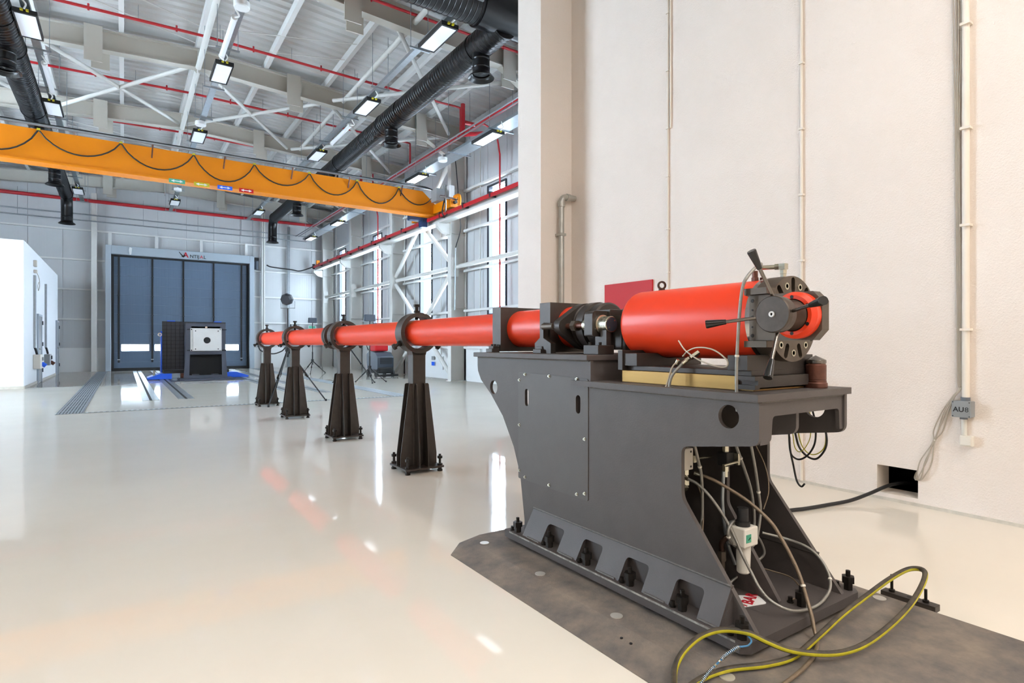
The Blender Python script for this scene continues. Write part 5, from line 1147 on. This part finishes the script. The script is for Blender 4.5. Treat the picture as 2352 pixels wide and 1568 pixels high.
t = thing('ball_valve', 'black hydraulic ball valve with a bright lever in the middle of the bench opening', 'valve', (2.3, 1.7, 0.65))
obj('valve_body', MB().box(2.27, 2.32, 1.66, 1.71, 0.625, 0.685), 'black', t, bev=0.003)
obj('lever', MB().cyl((2.225, 1.645, 0.64), (2.33, 1.645, 0.645), 0.006, n=10).box(2.32, 2.335, 1.64, 1.67, 0.63, 0.68), 'zinc', t)
obj('lower_fitting', MB().hexb((2.295, 1.685, 0.625), (2.295, 1.685, 0.6), 0.014).hexb((2.295, 1.685, 0.6), (2.295, 1.685, 0.575), 0.011), 'zinc', t)
obj('upper_fitting', MB().hexb((2.295, 1.685, 0.685), (2.295, 1.685, 0.73), 0.015), 'zinc', t)
obj('down_pipe', MB().tube(cr([(2.28, 1.685, 0.6), (2.28, 1.69, 0.45), (2.285, 1.67, 0.3), (2.3, 1.64, 0.2)]), 0.008, 8), 'galv', t)
t.location = Vector(t.location) + Vector((-0.09, -0.095, 0.0))
t = thing('air_regulator', 'cream air filter regulator with a small green gauge inside the bench', 'regulator', (2.4, 1.62, 0.1))
rx, ry = 2.375, 1.60; reg = t
obj('filter_bowl', MB().lathe((rx + 0.02, ry, 0.09), (0, 0, 1), [(0, 0.0001), (0, 0.022), (0.006, 0.027), (0.115, 0.03), (0.12, 0.03), (0.12, 0.0001)], 28), 'offwhite', t)
obj('regulator_body', MB().box(rx - 0.03, rx + 0.065, ry - 0.04, ry + 0.04, 0.21, 0.29), 'offwhite', t, bev=0.006)
obj('gauge_face', MB().box(rx - 0.02, rx + 0.012, ry - 0.0425, ry - 0.04, 0.232, 0.265), 'green', t)
obj('gauge_needle', MB().bar((rx - 0.008, ry - 0.0435, 0.243), (rx + 0.005, ry - 0.0435, 0.252), 0.002, 0.002), 'black', t)
obj('adjust_knob', MB().cyl((rx + 0.015, ry, 0.29), (rx + 0.015, ry, 0.31), 0.03, n=20).cyl((rx + 0.015, ry, 0.31), (rx + 0.015, ry, 0.365), 0.023, n=20), 'rubber', t)
obj('outlet_port', MB().cyl((rx + 0.065, ry, 0.235), (rx + 0.095, ry, 0.232), 0.016, n=14), 'brown', t)
obj('mount_bracket', MB().box(rx - 0.02, rx + 0.081, ry + 0.04, ry + 0.05, 0.2, 0.30), 'galv', t)
reg.location = Vector(reg.location) + Vector((-0.222, -0.12, 0.105))
t = thing('quick_coupler', 'dark steel pipe coupling stack low inside the bench near the left side plate', 'coupling', (2.12, 1.8, 0.1))
obj('coupling_stack', MB().hexb((2.2, 1.75, 0.15), (2.2, 1.75, 0.19), 0.018).cyl((2.2, 1.75, 0.19), (2.2, 1.75, 0.235), 0.013, n=12).hexb((2.2, 1.75, 0.235), (2.2, 1.75, 0.275), 0.019), 'gate', t)
obj('coupling_elbow', MB().tube(cr([(2.2, 1.75, 0.275), (2.2, 1.75, 0.31), (2.22, 1.73, 0.34), (2.26, 1.72, 0.345)]), 0.012, 10), 'brown', t)
obj('lower_nipple', MB().cyl((2.2, 1.75, BZ), (2.2, 1.75, 0.15), 0.01, n=10), 'zinc', t)

t.location = Vector(t.location) + Vector((-0.075, -0.2, 0.0))
# ---- tie plate with studs on the floor
t = thing('tie_plate', 'small dark flat bar with two upright studs on the floor beside the plate', 'tie plate', (2.93, 1.16, 0))
obj('flat_bar', MB().box(2.895, 2.945, 1.045, 1.262, 0.0, 0.028), 'dark', t, bev=0.002)
for y, h in ((1.225, 0.105), (1.09, 0.085)):
    s_ = obj('stud', MB().cyl((2.92, y, 0.028), (2.92, y, h), 0.0062, n=12), 'boltblack', t)
    obj('stud_nut', MB().cyl((2.92, y, 0.028), (2.92, y, 0.038), 0.0125, n=16), 'boltblack', s_)
obj('hole_mark', MB().cyl((2.92, 1.155, 0.0275), (2.92, 1.155, 0.0286), 0.009, n=14), 'black', t)

# ---- things on the near wall
def conduit(name, y, z0, z1, r, label, m='conduit', clips=()):
    t = thing(name, label, 'conduit', (XN - r, y, z0))
    obj('conduit_run', MB().cyl((XN - r, y, z0), (XN - r, y, z1), r, n=12), m, t)
    for z in clips: obj('clip', MB().box(XN - 2 * r - 0.012, XN, y - r - 0.01, y + r + 0.003, z, z + 0.016), m, t)
    return t
conduit('wall_conduit', 4.09, 1.4, 6.5, 0.011, 'thin cream conduit on the wall above the red panel', clips=(1.9, 2.35, 2.9, 3.4, 4.0, 4.6))
conduit('wall_conduit', 4.055, 3.4, 6.5, 0.011, 'thin cream conduit ending in a bend, paired with its longer neighbour')
t = conduit('wall_conduit', 2.66, 0.02, 6.5, 0.012, 'thin cream conduit on the wall behind the vessel flange', clips=(0.45, 1.3, 1.85, 2.4, 2.95, 3.5, 4.1))
t = conduit('wall_conduit', 1.52, 0.80, 6.5, 0.022, 'thick cream conduit coming down into the grey junction box', clips=(1.25, 1.95, 2.6, 3.3))
t = conduit('wall_conduit', 1.53, 0.545, 0.665, 0.016, 'short cream conduit between the grey junction box and white socket', m='offwhite')
t = thing('junction_box', 'grey junction box lettered AU 8 on the cream wall', 'junction box', (4.68, 1.53, 0.73))
obj('box_body', MB().box(4.655, XN - 0.001, 1.475, 1.58, 0.672, 0.778), 'boxgrey', t, bev=0.005)
obj('box_lid', MB().box(4.637, 4.655, 1.473, 1.582, 0.67, 0.78), 'boxgrey', t, bev=0.005)
place_text('AU', 0.045, 'lettering', 'blackink', t, (4.6365, 1.541, 0.722), (0, -1, 0), (0, 0, 1), bold=0.001)
place_text('8', 0.045, 'lettering', 'blackink', t, (4.6365, 1.496, 0.722), (0, -1, 0), (0, 0, 1))
for y in (1.482, 1.573):
    for z in (0.679, 0.771): obj('lid_screw', MB().cyl((4.637, y, z), (4.6362, y, z), 0.0035, n=10), 'blackink', t)
obj('gland', MB().cyl((XN - 0.028, 1.52, 0.778), (XN - 0.028, 1.52, 0.803), 0.027, n=12), 'gland', t)
obj('gland', MB().cyl((XN - 0.028, 1.53, 0.655), (XN - 0.028, 1.53, 0.672), 0.022, n=12), 'gland', t)
t = thing('wall_socket', 'white socket with hinged cover on the cream wall below the junction box', 'socket', (4.69, 1.52, 0.51))
obj('socket_body', MB().box(4.675, XN - 0.001, 1.478, 1.55, 0.475, 0.545), 'offwhite', t, bev=0.006)
obj('socket_cover', MB().box(4.667, 4.675, 1.484, 1.544, 0.483, 0.54), 'offwhite', t, bev=0.003)
for i, (dy, r) in enumerate(((0.0, 0.0045), (0.008, 0.004), (-0.008, 0.004), (0.015, 0.0038))):
    lb = ['thickest grey signal cable running down beside the thick conduit to the niche', 'second grey signal cable bundled beside the thick conduit', 'third grey signal cable bundled beside the thick conduit', 'outermost grey signal cable bundled beside the thick conduit'][i]
    w1 = rnd.uniform(-0.02, 0.02)
    hose('signal_cable', [(4.7, 1.556 + dy * 0.6, 6.5), (4.702, 1.57 + dy, 4.5), (4.702, 1.562 + dy * 2, 3.486), (4.702, 1.566 + dy, 2.6), (4.702, 1.558 + dy, 1.72), (4.7, 1.552 + dy, 0.954), (4.69, 1.548 + dy * 0.5, 0.861), (4.69, 1.585 + dy * 0.5, 0.80), (4.695, 1.63 + dy * 1.5, 0.697), (4.70, 1.672 + dy * 2 + w1 * 0.5, 0.56), (4.70, 1.705 + dy * 0.4, 0.475), (4.695, 1.742 + dy * 2.5 + w1, 0.333), (4.69, 1.775 + dy * 2, 0.228), (4.70, 1.80 + dy, 0.19), (4.74, 1.825 + dy, 0.2), (4.80, 1.83 + dy, 0.235), (4.95, 1.86, 0.24)], r, 'greycable', lb, 'cable', ends=(), clips=(0.62,) if i == 0 else ())
t = thing('vent_pipe', 'galvanised vertical pipe with an elbow into the pier corner', 'pipe', (4.55, 5.6, 0))
obj('pipe_run', MB().tube([(4.5, 5.6, 0.0), (4.5, 5.6, 2.92)] + [(4.5 + 0.07 * (1 - math.cos(a)), 5.6 - 0.0 * math.sin(a), 2.92 + 0.07 * math.sin(a)) for a in [PI / 2 * i / 6 for i in range(1, 7)]] + [(4.715, 5.6, 2.99)], 0.036, 14), 'pipe', t)
obj('pipe_clip', MB().box(4.455, 4.545, 5.56, 5.669, 2.5, 2.53), 'pipe', t)
obj('pipe_collar', MB().cyl((4.5, 5.6, 2.86), (4.5, 5.6, 2.93), 0.045, n=14).cyl((4.58, 5.6, 2.99), (4.63, 5.6, 2.99), 0.045, n=14), 'pipe', t)
t = thing('red_panel', 'flat dark red rectangular metal panel fixed to the cream wall behind the vessel', 'panel', (4.7, 4.67, 1.6))
obj('sheet', MB().box(4.70, XN - 0.001, 4.30, 5.04, 1.45, 1.855), 'signred', t, bev=0.002)

# ---- a few loose cables in the hall
hose('hall_cable', [(7.95, 29.8, 5.08), (7.75, 29.85, 4.98), (7.3, 29.95, 4.82), (6.9, 29.95, 4.86), (6.0, 29.95, 4.92), (5.75, 29.95, 5.0)], 0.03, 'rubber', 'black cable sagging from the runway end across the far wall', 'cable', ends=())
hose('muzzle_cable', [(2.13, 11.9, 1.13), (2.2, 11.95, 1.03), (2.42, 12.03, 0.97), (2.6, 12.08, 1.02), (2.68, 12.1, 1.1)], 0.012, 'rubber', 'short black cable looping from the tube muzzle to the lamp tripod', 'cable', ends=())
single('end_stop', MB().box(8.04, 8.2, 29.6, 29.7, 5.18, 5.38), 'crane', 'small yellow end stop at the far end of the crane runway', 'stop', bev=0.01)
